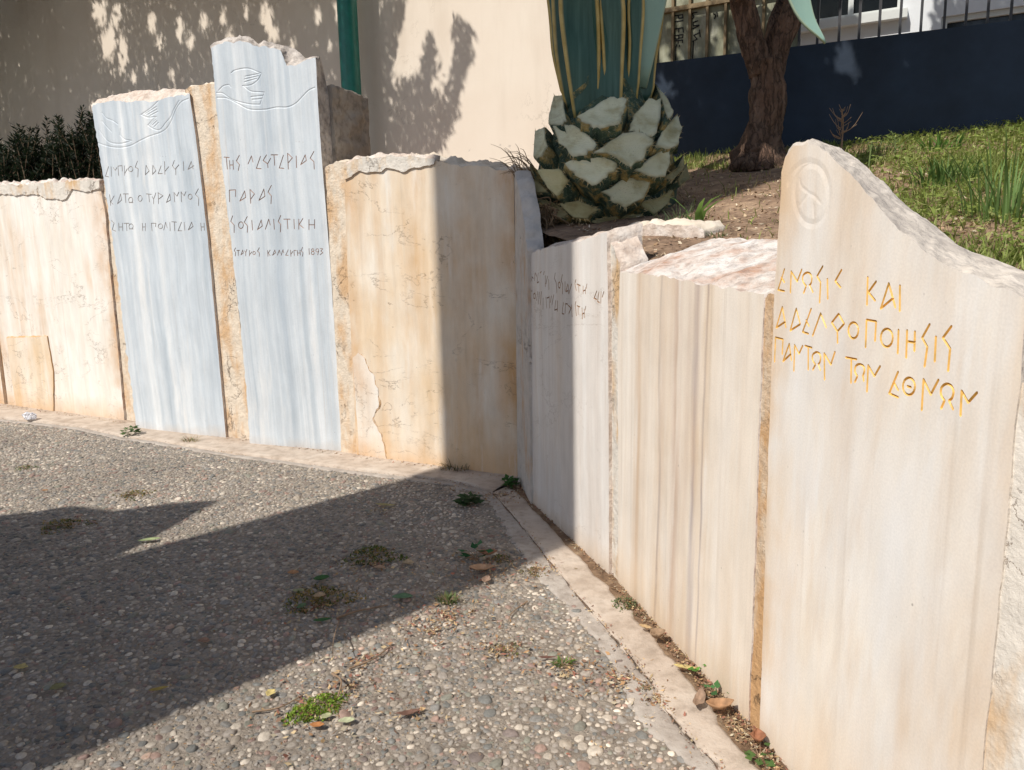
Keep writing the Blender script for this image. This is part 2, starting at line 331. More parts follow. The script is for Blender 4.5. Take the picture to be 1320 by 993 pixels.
def stub_side():
    n = N('leaf_stub_skin'); f = n.noise(n.map((1, 1, 1)), 11, 7, .65)
    c = n.ramp(f, [(.34, (.016, .040, .028)), (.50, (.07, .11, .07)), (.58, (.34, .25, .09)), (.72, (.52, .40, .18))])
    s = n.ramp(n.noise(None, 130, 3, .7), [(.60, 0.0), (.68, 1.0)]); c = n.mix(n.math('MULTIPLY', s, .6), c, (.55, .56, .50))
    return n.end(c, .8, n.noise(None, 60, 6, .7), .9, .01)
M['stub_side'] = stub_side()
M['fibre'] = plain('dry_fibre', (.22, .145, .085), .9, .4, 20, .5)
M['fibre_pale'] = plain('pale_fibre', (.42, .33, .17), .9, .4, 20, .3)
M['twig'] = plain('dry_twig', (.25, .17, .11), .9, .35, 20, .3)
M['strip_pale'] = plain('pale_strip_tone', (.72, .70, .66), .7, .1, 8, .2)
n_ = N('clear_plastic'); n_.p.inputs['Transmission Weight'].default_value = .55; M['plastic'] = n_.end((.86, .87, .92), .12, n_.noise(None, 40, 4), .6, .01, .6)

# ------------------------------------------------------------------ the terrain behind the monument, pavement, kerb
PL = np.array([[1.46, 2.2, 1.28], [.80, 2.9, 1.38], [1.87, 5.7, 2.05], [1.49, 6.65, 2.20], [3.62, 5.45, 2.12], [-3.2, 7.6, 1.72], [-1.0, 6.2, 1.66], [.4, 4.5, 1.44]])
PC = np.linalg.lstsq(np.c_[np.ones(len(PL)), PL[:, 0], PL[:, 1]], PL[:, 2], rcond=None)[0]
def soil_z(x, y):
    z = PC[0] + PC[1] * x + PC[2] * y
    return z + .03 * mn.fractal(Vector((x * 1.3, y * 1.3, 0)), .9, 2, 4)
WALL = np.array([[-9.5, 10.05], [-5.0, 7.52], [.03, 4.65], [.09, 4.2], [.41, 3.14], [.69, 2.0], [1.10, .2], [1.4, -2.5]])
WN = []
for i in range(len(WALL)):
    a = WALL[max(i - 1, 0)]; b = WALL[min(i + 1, len(WALL) - 1)]; d = (b - a) / np.linalg.norm(b - a); WN.append((-d[1], d[0]))
WN = np.array(WN)
def build_soil():
    us = []
    for i in range(len(WALL) - 1):
        k = max(2, int(np.linalg.norm(WALL[i + 1] - WALL[i]) / .09))
        for j in range(k): us.append((i, j / k))
    us.append((len(WALL) - 2, 1.0)); vs = np.r_[.10, .16, np.linspace(.24, 3.2, 36), np.linspace(3.4, 30, 20)]
    v = []
    for i, t in us:
        p = WALL[i] * (1 - t) + WALL[i + 1] * t; n = WN[i] * (1 - t) + WN[i + 1] * t; n /= np.linalg.norm(n)
        for d in vs:
            q = p + n * d; z = soil_z(*q) if d < 6 else soil_z(*(p + n * 6)) + .02 * (d - 6)
            v.append((q[0], q[1], z))
    nv = len(vs); f = [(i * nv + j, (i + 1) * nv + j, (i + 1) * nv + j + 1, i * nv + j + 1) for i in range(len(us) - 1) for j in range(nv - 1)]
    tag(arr_mesh('ground', v, f, M['soil'], smooth=True), kind='structure')
build_soil()

def wall_dist(x, y):
    """signed distance in front of the wall line (positive = viewer's side)"""
    p = np.array([x, y]); best = 9e9; sg = 1
    for a, b in zip(WALL, WALL[1:]):
        d = b - a; t = np.clip(((p - a) @ d) / (d @ d), 0, 1); q = a + d * t; r = np.linalg.norm(p - q)
        if r < best: best = r; sg = 1 if ((p - q) @ np.array([-d[1], d[0]])) < 0 else -1
    return best * sg
# pavement base sheet
bm = bmesh.new()
vs = [bm.verts.new(p) for p in ((-60, -60, .0006), (60, -60, .0006), (60, 60, .0006), (-60, 60, .0006))]; bm.faces.new(vs)
tag(bm_obj('pavement', bm, M['cement']), kind='structure')

KO = [(-140, 522), (-60, 532), (0, 541), (60, 547), (113, 554), (161, 565), (201, 570), (284, 584), (364, 595), (465, 609), (545, 618), (600, 626), (635, 637), (671, 678), (705, 721), (760, 788), (803, 837), (839, 883), (862, 921), (923, 990), (990, 1070)]
KI_R = [(658, 628), (678, 648), (725, 697), (795, 771), (827, 806), (868, 855), (899, 895), (929, 941), (975, 990), (1036, 1062)]
KO_W = [ground(*p)[:2] for p in KO]
def strip_mesh(name, a, b, z, mat, thick=.03, kind='structure', jit=.004):
    a = smooth_path([(*p, 0) for p in a], 150)[:, :2]; b = smooth_path([(*p, 0) for p in b], 150)[:, :2]
    bm = bmesh.new(); rows = []
    for i in range(len(a)):
        d = (b[i] - a[i]); L = np.linalg.norm(d) + 1e-6; d = d / L
        ja = jit * mn.fractal(Vector((a[i][0] * 14, a[i][1] * 14, z)), .8, 2, 4) * 2
        jb = jit * mn.fractal(Vector((b[i][0] * 9, b[i][1] * 9, z + 3)), .8, 2, 4) * 2
        r = []
        for k in range(9):
            t = k / 8; p = (a[i] + d * ja) * (1 - t) + (b[i] + d * jb) * t
            zz = z + (.003 if name != 'joint' else .0008) * mn.fractal(Vector((p[0] * 5, p[1] * 5, 1)), .9, 2, 4) - (.004 if k in (0, 8) else 0)
            r.append(bm.verts.new((p[0], p[1], zz)))
        r.insert(0, bm.verts.new((r[0].co.x, r[0].co.y, z - thick - .02))); r.append(bm.verts.new((r[-1].co.x, r[-1].co.y, z - thick - .02)))
        rows.append(r)
    for p, q in zip(rows, rows[1:]):
        for k in range(len(p) - 1): bm.faces.new((p[k], q[k], q[k + 1], p[k + 1]))
    return tag(bm_obj(name, bm, mat, smooth=True), kind=kind)
ang = [WALL[0], WALL[1], WALL[2]]
kl_out = KO_W[:13]; kl_in = [np.array([p[0] + .6, p[1] + .9]) for p in kl_out]
# the left kerb runs under the wall, the right one stops short of it and leaves a gutter of dirt
tagk = strip_mesh('kerb', kl_out, [w + WN[1] * .05 for w in smooth_path([(*WALL[1] - (WALL[2] - WALL[1]) * .35, 0), (*WALL[1], 0), (*(WALL[1] * .5 + WALL[2] * .5), 0), (*WALL[2], 0)], 12)[:, :2]], .018, M['kerb'])
strip_mesh('kerb', KO_W[12:], [ground(*p)[:2] for p in KI_R], .011, M['kerb'], jit=.010)
M['groove'] = rock('dirt_in_joint', (.10, .07, .05), (.17, .115, .08), (.24, .17, .12), 16, .8)
M['band'] = rock('grey_cement_band', (.32, .275, .235), (.40, .35, .305), (.46, .415, .365), 7, .5, (.20, .165, .135), .4)
strip_mesh('cement_band', [p + np.array([-.075, -.055]) + np.array([.02, .015]) * math.sin(i * 1.7) for i, p in enumerate(KO_W[11:])], [p + np.array([.006, .004]) for p in KO_W[11:]], .006, M['band'], jit=.010)
strip_mesh('cement_band', [p + np.array([-.02, -.05]) for p in KO_W[:13]], [p + np.array([.003, .004]) for p in KO_W[:13]], .006, M['band'], jit=.010)
JP = smooth_path([(*p, 0) for p in KO_W[12:]], 160)[:, :2]; JW = [max(.02, min(1, .25 + 1.3 * mn.noise(Vector((i * .13, 2, 7))))) for i in range(161)]
strip_mesh('joint', [p + np.array([-.007, -.0055]) * w for p, w in zip(JP, JW)], [p + np.array([.004, .003]) * w for p, w in zip(JP, JW)], .0078, M['groove'], jit=.002)
GI = [ground(*p)[:2] for p in KI_R]
strip_mesh('gutter', [p - np.array([.03, .01]) for p in GI], [p + np.array([.16, .06]) for p in GI], .008, M['dirt'], jit=.003)

# ------------------------------------------------------------------ the marble wall: slabs, panels and joints
def resample(P, B, d):
    P = np.array(P); B = np.array(B); op, ob = [P[0]], [B[0]]
    for i in range(len(P) - 1):
        k = max(1, int(np.ceil(np.linalg.norm(P[i + 1] - P[i]) / d)))
        for j in range(1, k + 1): op.append(P[i] + (P[i + 1] - P[i]) * j / k); ob.append(B[i] + (B[i + 1] - B[i]) * j / k)
    return op, ob
def slab(name, label, cat, fr, left, top, right, thick, mats, top_back=None, dz=.015, rough=(.003, .008, .003), strokes=(), res=.018, off=0.0, bulge=.35, local=False, group=None, bottom=None, parent=None):
    """left (bottom->top), top (left->right), right (top->bottom): photo pixels on the front plane (or local s,z)"""
    cv = (lambda p: np.array(p, float)) if local else (lambda p: fr.px(*p, off))
    L = [cv(p) for p in left]; T = [cv(p) for p in top]; Rr = [cv(p) for p in right]
    TB = [p + np.array([0, dz]) for p in T] if top_back is None else ([np.array(p, float) for p in top_back] if local else [fr.px(*p, off + thick) for p in top_back])
    if bottom is None: L[0][1] = -.06; Rr[-1][1] = -.06
    else: Rr = Rr + [cv(p) for p in bottom]
    lp, lb = resample(L + [T[0]], L + [TB[0]], .05 if rough[0] < .006 else res)
    tp, tb = resample(T, TB, res); rp, rb = resample([T[-1]] + Rr, [TB[-1]] + Rr, .05 if rough[2] < .006 and bottom is None else res)
    P = lp[:-1] + tp + rp[1:]; B = lb[:-1] + tb + rb[1:]; n = len(P)
    rg = [rough[0]] * (len(lp) - 1) + [rough[1]] * len(tp) + [rough[2]] * (len(rp) - 1)
    sd = sum(map(ord, label)) % 97
    Nn = []
    for i in range(n):
        a = P[max(i - 1, 0)]; b = P[min(i + 1, n - 1)]; d = b - a; L_ = np.linalg.norm(d) + 1e-9; Nn.append(np.array([-d[1], d[0]]) / L_)
    for i in range(n):
        if 0 < i < n - 1: P[i] = P[i] + Nn[i] * rg[i] * 1.3 * mn.fractal(Vector((P[i][0] * 16, P[i][1] * 16, sd)), .75, 2.1, 5)
    # front face with V-cut grooves
    V2 = [Vector((p[0], p[1])) for p in P]; E2 = [(i, (i + 1) % n) for i in range(n)]; segs = []
    for si, (gname, polys, w, dep, gmat) in enumerate(strokes):
        for pl in polys:
            for a, b in zip(pl, pl[1:]):
                a, b = np.array(a), np.array(b); t = b - a; ln = np.linalg.norm(t)
                if ln < 1e-4: continue
                t /= ln; q = np.array([-t[1], t[0]]) * w / 2; i0 = len(V2)
                for p in (a - t * w * .5, a - q, b - q, b + t * w * .5, b + q, a + q, a, b): V2.append(Vector((p[0], p[1])))
                E2 += [(i0 + k, i0 + (k + 1) % 6) for k in range(6)] + [(i0 + 6, i0 + 7), (i0 + 6, i0), (i0 + 7, i0 + 3)]
                segs.append((a, t, ln, w / 2, dep, si))
    vo, eo, fo, ov, _, _ = delaunay_2d_cdt(V2, E2, [], 1, 1e-6)
    vo = np.array([(v.x, v.y) for v in vo])
    A = np.array([s[0] for s in segs]) if segs else None
    def field(pts):
        h = np.zeros(len(pts)); wh = -np.ones(len(pts), int)
        for a, t, ln, hw, dep, si in segs:
            d = pts - a; u = np.clip(d @ t, 0, ln); r = np.linalg.norm(d - u[:, None] * t, axis=1); k = dep * (1 - r / hw)
            m = k > h; h[m] = k[m]; wh[k > 1e-5 * 0 + dep * .02] = si
        return h, wh
    hv, _ = field(vo) if segs else (np.zeros(len(vo)), None)
    fo = [f for f in fo if len(f) >= 3]
    cen = np.array([vo[list(f)].mean(0) for f in fo]); poly = [(p[0], p[1]) for p in P]
    fw = field(cen)[1] if segs else -np.ones(len(fo), int)
    keep = [inpoly(c[0], c[1], poly) for c in cen]
    inmap = {}
    for o, src in enumerate(ov):
        for s_ in src: inmap[s_] = o
    bm = bmesh.new(); bv = [None] * len(vo)
    def getv(i):
        if bv[i] is None: bv[i] = bm.verts.new((vo[i][0], off + hv[i], vo[i][1]))
        return bv[i]
    parts = {}
    for f, w_, kp in zip(fo, fw, keep):
        if not kp: continue
        if w_ >= 0: parts.setdefault(w_, []).append(f); continue
        try: bm.faces.new([getv(i) for i in f]).material_index = 0
        except ValueError: pass
    rows = max(3, int(thick / .022)); ring0 = [getv(inmap[i]) for i in range(n)]; prev = ring0; rings = [ring0]
    for j in range(1, rows + 1):
        t = j / rows; cur = []
        for i in range(n):
            p = P[i] * (1 - t) + B[i] * t; nz = mn.fractal(Vector((p[0] * 9 + sd, t * thick * 9, p[1] * 9)), .7, 2.1, 5)
            amp = rg[i] * 2.2 * (1 if t < 1 else .6); p = p + Nn[i] * (nz * amp + rg[i] * bulge * math.sin(math.pi * t) * 2)
            cur.append(bm.verts.new((p[0], off + thick * t, p[1])))
        rings.append(cur)
    for a, b in zip(rings, rings[1:]):
        for i in range(n):
            k = (i + 1) % n
            try: fa = bm.faces.new((a[i], a[k], b[k], b[i])); fa.material_index = min(1, len(mats) - 1); fa.smooth = True
            except ValueError: pass
    try: bm.faces.new(rings[-1])
    except ValueError: pass
    for i in range(n):
        e = bm.edges.get((ring0[i], ring0[(i + 1) % n]))
        if e: e.smooth = False
    bmesh.ops.recalc_face_normals(bm, faces=bm.faces[:])
    me = bpy.data.meshes.new(name); bm.to_mesh(me); bm.free()
    if parts:
        root = empty(name); fr.place(root); body = link('slab_body', me, mats, root)
        for w_, fs in parts.items():
            ids = sorted({i for f in fs for i in f}); mp = {q: k for k, q in enumerate(ids)}
            m2 = bpy.data.meshes.new(strokes[w_][0]); m2.from_pydata([(vo[i][0], off + hv[i], vo[i][1]) for i in ids], [], [[mp[i] for i in f] for f in fs]); m2.update()
            if m2.polygons and sum(p.normal.y * p.area for p in m2.polygons) > 0: m2.flip_normals()
            link(strokes[w_][0], m2, strokes[w_][4], root)
    else:
        root = link(name, me, mats); fr.place(root)
    if parent is not None:
        root.parent = parent; root.location = (0, 0, 0); root.rotation_euler = (0, 0, 0); root['label'] = label; return root
    tag(root, label, cat, group, 'thing'); return root

def ell(cx, cy, rx, ry, n=16, a0=0, a1=360):
    return [(cx + rx * math.cos(math.radians(a0 + (a1 - a0) * i / n)), cy + ry * math.sin(math.radians(a0 + (a1 - a0) * i / n))) for i in range(n + 1)]
def conv(fr, strokes, ox, oy, k, off=0.0): return [[fr.px(ox + x / k, oy + y / k, off) for x, y in s] for s in strokes]
def crv(*p): return [tuple(q[:2]) for q in smooth_path([(*a, 0) for a in p], 6 * (len(p) - 1))]

F_P1 = frame_px((10, 520), (160, 540)); F_S1 = frame_px((176, 548), (291, 561)); F_S2 = frame_px((322, 568), (441, 578)); F_P3 = frame_px((460, 584), (668, 612))
F_P6 = frame_px((682, 640), (785, 735)); F_P7 = frame_px((797, 745), (965, 925)); F_P8 = Frame(ground(979, 945, .02), math.radians(167.1))
C = 'marble wall'
# far left: a further panel and the plastered panel
slab('wall_panel', 'cream panel at the far left edge, cut off by the frame beside a rusty joint', 'wall panel', F_P1, [(-1.2, 0), (-1.2, 1)], [(-1.2, 2.10), (-.06, 2.08)], [(-.06, 1), (-.06, 0)], .2, [M['cream_a'], M['broken_cream']], local=True)
slab('mortar_joint', 'rusty mortar joint at the far left edge of the wall', 'mortar joint', F_P1, [(-.075, 0), (-.075, 1)], [(-.08, 2.06), (.02, 2.06)], [(.02, 1), (.02, 0)], .15, [M['mortar_rust']], off=.03, local=True)
W_P1 = slab('wall_panel', 'cream plaster panel with rusty streaks, left of the bluish slabs', 'wall panel', F_P1, [(10, 520), (3, 460), (-8, 370)], [(-26, 241), (0, 240), (25, 242), (50, 238), (80, 237), (105, 234), (128, 236)], [(135, 270), (142, 350), (151, 440), (160, 540)], .22, [M['cream_a'], M['broken_pink']], dz=.03, rough=(.004, .012, .004))
pz = F_P1.px(8, 434); pw = F_P1.px(62, 434); pb = F_P1.px(67, 525)
slab('patch_panel', 'small rust-streaked patch panel low on the leftmost cream panel', 'patch', F_P1, [(pz[0] + .04, .05), (pz[0] + .02, .3)], [(pz[0] + .02, pz[1] - .01), (pw[0], pw[1])], [(pw[0] + .03, .4), (pb[0] + .02, .05)], .03, [M['cream_b'], M['mortar_rust']], off=-.012, local=True, rough=(.004, .004, .003), parent=W_P1)
bm = bmesh.new()
slab('stone_fragment', 'white stone tip rising behind the top of the leftmost panel', 'stone', Frame(F_P1.world(0, 0, .26), math.atan2(F_P1.a[0], F_P1.a[1])), [(-.9, 1.8)], [(-.8, 2.1), (-.45, 2.14), (-.25, 2.19), (-.12, 2.175), (.06, 2.11)], [(.1, 1.8)], .2, [M['mortar_white'], M['broken_grey']], local=True)
slab('mortar_joint', 'cream mortar joint between the leftmost panel and the shorter bluish slab', 'mortar joint', F_P1, [(160, 540), (150, 430)], [(129, 238), (150, 236)], [(170, 430), (184, 545)], .15, [M['mortar_cream']], off=.02)
# the shorter bluish slab with two doves
s1_text = [[(82,144),(66,196),(83,199)],[(96,145),(97,196)],[(108,150),(118,165),(126,150)],[(132,142),(136,192)],[(132,142),(154,140),(156,168)],[(166,140),(168,192)],[(168,182),(182,156)],ell(200,158,12,14,10),[(236,115),(224,148),(240,156),(238,200)],
 [(282,138),(278,188),(298,168),(282,138)],[(318,138),(316,186),(334,166),(318,138)],[(362,140),(346,182),(368,182)],[(380,118),(382,186)],[(382,170),(402,145)],[(432,112),(422,140),(436,160),(456,135)],[(440,152),(440,188)],[(480,118),(482,166)],[(522,118),(505,160),(536,140)],[(522,118),(532,158)],
 [(88,294),(94,352)],[(94,332),(112,300)],[(94,332),(106,345)],[(146,290),(130,342),(152,322),(146,290)],[(160,290),(188,290)],[(172,290),(174,336)],ell(200,322,11,14,10,130,410),[(191,336),(212,336)],ell(250,314,11,16,10),[(282,290),(310,292)],[(296,292),(300,332)],[(314,304),(322,318),(334,284)],[(322,318),(322,342)],[(346,282),(348,342)],[(346,285),(372,300),(348,318)],[(408,290),(390,335),(412,322),(408,290)],
 [(430,282),(434,332)],[(431,284),(446,302),(456,280)],[(468,278),(470,332)],[(468,280),(484,300),(494,278)],ell(516,305,11,14,10),[(560,262),(544,292),(562,312),(560,352)],
 [(98,432),(112,445),(102,480),(120,488)],[(136,444),(138,486)],[(156,444),(158,486)],[(138,466),(156,466)],[(164,446),(192,446)],[(178,446),(180,486)],ell(202,462,11,13,10,130,410),[(192,476),(214,476)],[(262,446),(264,486)],[(278,446),(278,486)],[(264,466),(278,466)],[(314,486),(310,446),(334,446),(332,464)],ell(358,462,12,13,10),[(376,482),(386,440),(394,470)],[(408,442),(410,486)],[(418,438),(444,440)],[(432,440),(434,486)],[(470,440),(452,486),(472,486)],[(484,440),(488,484)],[(524,440),(506,482),(532,462),(524,440)],[(572,444),(576,486)],[(590,444),(592,484)],[(576,466),(591,466)]]
s1_bird = [crv((190,765),(260,790),(340,808),(430,808),(510,788),(600,740),(690,700),(780,670),(840,630),(890,550),(930,450),(980,380),(1050,347)), crv((230,480),(270,530),(330,555),(380,590)), crv((230,560),(280,620),(320,660)), [(405,635),(402,690)], crv((400,690),(440,730),(510,745)), crv((200,640),(270,735),(330,768),(420,772),(495,750)),
 crv((600,500),(700,430),(800,330)), crv((600,500),(660,525),(745,520)), [(665,600),(700,560),(735,525)], crv((665,600),(720,635),(780,640),(830,580),(880,520),(910,450),(960,365)), [(640,490),(745,425)],[(660,500),(752,448)],[(685,510),(760,470)],[(690,590),(735,545)],[(705,600),(750,560)],[(725,615),(765,575)]]
slab('inscribed_slab', 'shorter bluish marble slab carved with two doves and three lines of Greek letters', 'marble slab', F_S1, [(176, 548), (160, 430), (148, 330), (135, 240), (127, 188), (122, 165)], [(119, 138), (127, 133), (150, 130), (165, 132), (180, 130), (195, 131), (215, 126), (232, 123), (244, 121)], [(252, 175), (267, 300), (280, 440), (291, 561)], .14, [M['blue_a'], M['broken_white']],
     top_back=[(119, 136), (130, 129), (152, 121), (168, 119), (182, 118), (197, 116), (215, 116), (232, 115), (246, 117)], rough=(.012, .010, .002), off=-.03,
     strokes=[('carved_doves', conv(F_S1, s1_bird, 100, 80, 7.333, -.03), .016, .0030, M['blue_a']), ('lettering', conv(F_S1, s1_text, 120, 180, 4.125, -.03), .0068, .004, M['grey_ink2'])])
slab('mortar_joint', 'tall cream mortar strip between the two bluish slabs', 'mortar joint', F_S1, [(289, 561), (266, 300)], [(238, 116), (255, 110), (272, 109), (282, 110)], [(300, 330), (326, 570)], .2, [M['mortar_cream'], M['broken_cream']], off=-.008, rough=(.003, .01, .003), dz=.03)
# the tall bluish slab
s2_text = [[(696,94),(724,96)],[(708,96),(714,158)],[(726,112),(728,158)],[(744,110),(746,160)],[(728,136),(745,136)],[(778,84),(762,114),(778,134),(772,166)],[(824,130),(842,88),(850,120)],[(890,90),(868,154),(894,156)],[(922,82),(904,112),(928,130),(944,100)],[(928,128),(930,150)],[(946,82),(982,82)],[(962,82),(966,138)],[(1012,84),(990,152),(1014,154)],[(1038,158),(1034,74),(1060,98),(1038,124)],[(1080,88),(1082,150)],[(1128,82),(1104,134),(1134,112),(1128,82)],[(1174,64),(1154,100),(1174,118),(1176,158)],
 [(726,332),(724,270),(758,268),(758,304)],[(806,274),(780,328),(812,308),(806,274)],[(838,340),(834,266),(858,290),(838,318)],[(908,264),(882,324),(914,302),(908,264)],[(948,244),(930,280),(948,300),(946,342)],
 [(742,406),(732,436),(750,455),(750,496)],ell(786,456,13,18,10),[(820,410),(804,440),(822,460),(820,494)],[(844,430),(848,482)],[(894,428),(874,480),(900,460),(894,428)],[(916,478),(934,424),(942,455)],[(960,424),(964,478)],[(998,404),(984,436),(998,452),(996,492)],[(1014,424),(1048,424)],[(1032,424),(1036,476)],[(1068,424),(1070,476)],[(1094,424),(1094,478)],[(1116,420),(1096,452),(1118,470)],[(1148,426),(1148,480)],[(1178,426),(1178,474)],[(1148,454),(1178,454)]]
s2_small = [[(758,576),(750,592),(758,600),(756,620)],[(764,590),(780,590)],[(772,590),(772,618)],[(796,588),(786,614),(799,604),(796,588)],[(806,592),(812,602),(818,584)],[(812,602),(812,620)],[(832,590),(832,620)],[(833,612),(844,598)],ell(856,604,7,9,8),[(884,576),(874,594),(884,602),(884,622)],[(928,590),(930,622)],[(942,588),(931,604),(942,618)],[(966,588),(954,616),(971,602),(966,588)],[(980,616),(990,588),(995,606)],[(1000,616),(1010,586),(1014,604)],[(1038,586),(1024,616),(1038,616)],[(1050,588),(1052,622)],[(1052,610),(1062,596)],[(1070,618),(1068,590),(1080,590)],[(1086,590),(1088,618)],[(1100,588),(1102,616)],[(1088,604),(1101,604)],[(1114,574),(1106,592),(1116,602),(1114,622)],
 [(1148,580),(1150,612)],ell(1168,588,7,7,8),ell(1168,604,8,9,8),ell(1192,590,8,9,8),[(1200,592),(1194,614)],[(1208,580),(1221,582),(1211,594),(1222,602),(1207,613)]]
s2_bird = [crv((105,440),(150,445),(220,490),(330,520),(412,525)), crv((110,475),(180,480),(260,520),(340,558),(450,560),(530,545),(610,543),(670,515),(720,465),(760,425),(805,403)), crv((210,300),(240,280),(330,268),(420,302)), crv((425,305),(400,350),(350,385),(290,392)), [(310,325),(410,305)],[(305,345),(402,322)],[(305,365),(390,340)], crv((300,395),(350,430),(445,438)), [(445,438),(415,525)], crv((120,425),(150,395),(190,385),(208,402)), [(350,470),(432,462)],[(360,490),(424,485)]]
slab('inscribed_slab', 'tall bluish marble slab with a broken top, a carved dove and a date', 'marble slab', F_S2, [(322, 568), (313, 450), (300, 330), (287, 220), (278, 130)], [(272, 62), (280, 58), (296, 53.6), (320, 53.6), (334, 61), (341, 60), (361, 64), (365, 74), (369, 85), (378, 85.5), (394, 78), (407, 74)], [(409, 118), (414, 196), (425, 330), (433, 450), (441, 578)], .13, [M['blue_b'], M['broken_grey']],
     top_back=[(273, 60), (281, 54), (295, 48), (320, 49), (333, 57), (340, 52), (361, 58), (371, 60), (378, 62), (386, 68), (395, 75), (414, 75)], rough=(.006, .010, .002), off=-.03,
     strokes=[('carved_dove', conv(F_S2, s2_bird, 260, 40, 5.518, -.03), .014, .0032, M['blue_b']), ('lettering', conv(F_S2, s2_text, 120, 180, 4.125, -.03), .0068, .004, M['grey_ink']), ('lettering', conv(F_S2, s2_small, 120, 180, 4.125, -.03), .0055, .004, M['grey_ink'])])
# rough concrete pier behind the tall slab
e0 = F_S2.px(409, 118)[0]; h0 = F_S2.px(414, 106)[1]
pier = empty('concrete_pier'); F_S2.place(pier)
slab('concrete_pier', 'rough grey concrete pier behind the tall bluish slab, below the green pole', 'concrete pier', F_S2, [(e0 - .55, 0), (e0 - .55, 1)], [(e0 - .55, h0 - .05), (e0 - .2, h0), (e0 + .045, h0)], [(e0 + .05, 1.6), (e0 + .055, 0)], .46, [M['old_concrete']], off=.105, local=True, rough=(.004, .006, .008), dz=.0)
bpy.data.objects.remove(pier)
slab('mortar_joint', 'pale cream mortar strip right of the tall bluish slab', 'mortar joint', F_P3, [(440, 579), (430, 400)], [(419, 218), (424, 212), (434, 209), (446, 208)], [(454, 400), (463, 584)], .2, [M['mortar_cream'], M['broken_cream']], off=.012, rough=(.004, .012, .003), dz=.02)
W_P3 = slab('wall_panel', 'wide ochre-stained cream panel left of the corner, half in shadow', 'wall panel', F_P3, [(460, 584), (455, 480), (448, 350)], [(443, 214), (460, 207), (490, 204), (520, 203), (545, 205), (570, 209), (590, 214), (620, 216), (645, 218), (662, 221)], [(664, 330), (666, 450), (668, 612)], .26, [M['cream_b'], M['broken_cream']], dz=.03, rough=(.004, .014, .004))
slab('plaster_cap', 'flaking white plaster lip along the top of the ochre panel', 'plaster', F_P3, [(444, 232), (443, 224)], [(443, 212), (460, 205), (490, 202), (520, 201), (545, 203), (560, 206)], [(559, 212)], .06, [M['mortar_white'], M['broken_white']], off=-.012, rough=(.004, .012, .008), dz=.02, bottom=[(540, 215), (520, 221), (500, 217), (480, 223), (462, 220), (450, 229)], parent=W_P3)
slab('plaster_cap', 'flaking pinkish plaster lip along the top of the leftmost cream panel', 'plaster', F_P1, [(-20, 260), (-24, 250)], [(-26, 239), (0, 238), (25, 239), (50, 236), (80, 235), (105, 232), (127, 233)], [(128, 244)], .06, [M['mortar_white'], M['broken_pink']], off=-.012, rough=(.004, .014, .010), dz=.02, bottom=[(110, 247), (92, 244), (84, 258), (60, 256), (45, 250), (20, 252), (0, 250)], parent=W_P1)
slab('plaster_patch', 'white plaster patch with a rusty crack low on the ochre panel', 'plaster', F_P3, [(463, 583), (457, 500)], [(455, 462), (462, 455), (470, 462)], [(478, 480), (488, 500), (488, 520), (480, 540), (490, 560), (502, 589)], .012, [M['cream_a'], M['mortar_rust']], off=-.003, rough=(.004, .006, .012), parent=W_P3)
F_J4 = Frame(ground(667, 612, .03), math.atan2(*(ground(683, 641, .03) - ground(667, 612, .03))[:2]))
slab('mortar_joint', 'crumbling mortar in the inner corner of the wall below the agave', 'mortar joint', F_J4, [(667, 612), (665, 400)], [(663, 222), (668, 240), (674, 275), (680, 325)], [(682, 500), (684, 641)], .09, [M['mortar_grey'], M['mortar_grey']], off=-.004, rough=(.005, .012, .005))
# right wall
p6_text = [[(162,365),(182,445)],[(182,405),(195,420)],[(210,375),(205,440)],[(215,370),(225,400)],[(240,370),(230,460),(245,450)],[(268,355),(258,370)],[(295,355),(288,385)],[(305,395),(305,495)],[(325,400),(310,470)],[(335,430),(338,520)],[(395,370),(388,420),(405,460),(410,550)],ell(433,480,10,28,8),[(460,385),(450,440),(465,480),(460,560)],[(485,450),(485,535)],[(510,470),(492,540),(515,530)],[(515,480),(515,555)],[(545,470),(520,560)],[(585,430),(575,465),(588,530)],[(595,472),(625,486)],[(610,480),(612,545)],[(685,470),(680,510)],[(650,490),(650,560)],[(652,535),(672,525)],[(672,505),(672,560)],[(775,535),(750,600),(775,612)],[(795,545),(782,630),(800,640)],[(815,540),(812,645)],[(840,540),(825,590)],
 [(140,505),(150,635)],[(150,525),(185,535)],[(168,535),(175,635)],ell(205,580,10,25,8),[(235,540),(225,620)],[(250,545),(240,655)],[(270,540),(258,660)],[(285,600),(283,700)],[(310,590),(318,690)],[(320,600),(340,590)],[(340,580),(345,690)],[(360,580),(350,640)],[(382,570),(365,660)],[(400,620),(390,710),(415,700)],[(415,625),(415,720)],[(470,640),(458,740),(475,745)],[(490,650),(485,740)],[(490,650),(510,655)],[(515,665),(540,690),(520,740)],[(545,660),(550,770)],[(585,630),(578,660),(590,760)],[(595,670),(620,680)],[(605,680),(605,750)],[(675,675),(668,710)],[(640,690),(645,790)],[(645,745),(662,735)],[(660,700),(665,780)]]
slab('inscribed_slab', 'pale grey-white marble panel with faint brown letters, crossed by a shadow edge at the corner', 'marble slab', F_P6, [(682, 640), (680, 500), (679, 400)], [(678, 331), (690, 325), (702, 320), (722, 316), (740, 312), (762, 306), (782, 300)], [(783, 340), (784, 450), (785, 600), (785, 735)], .16, [M['white_p6'], M['broken_white']], dz=.035, rough=(.003, .007, .003),
     strokes=[('lettering', conv(F_P6, p6_text, 660, 300, 7.094), .006, .004, M['brown_ink'])])
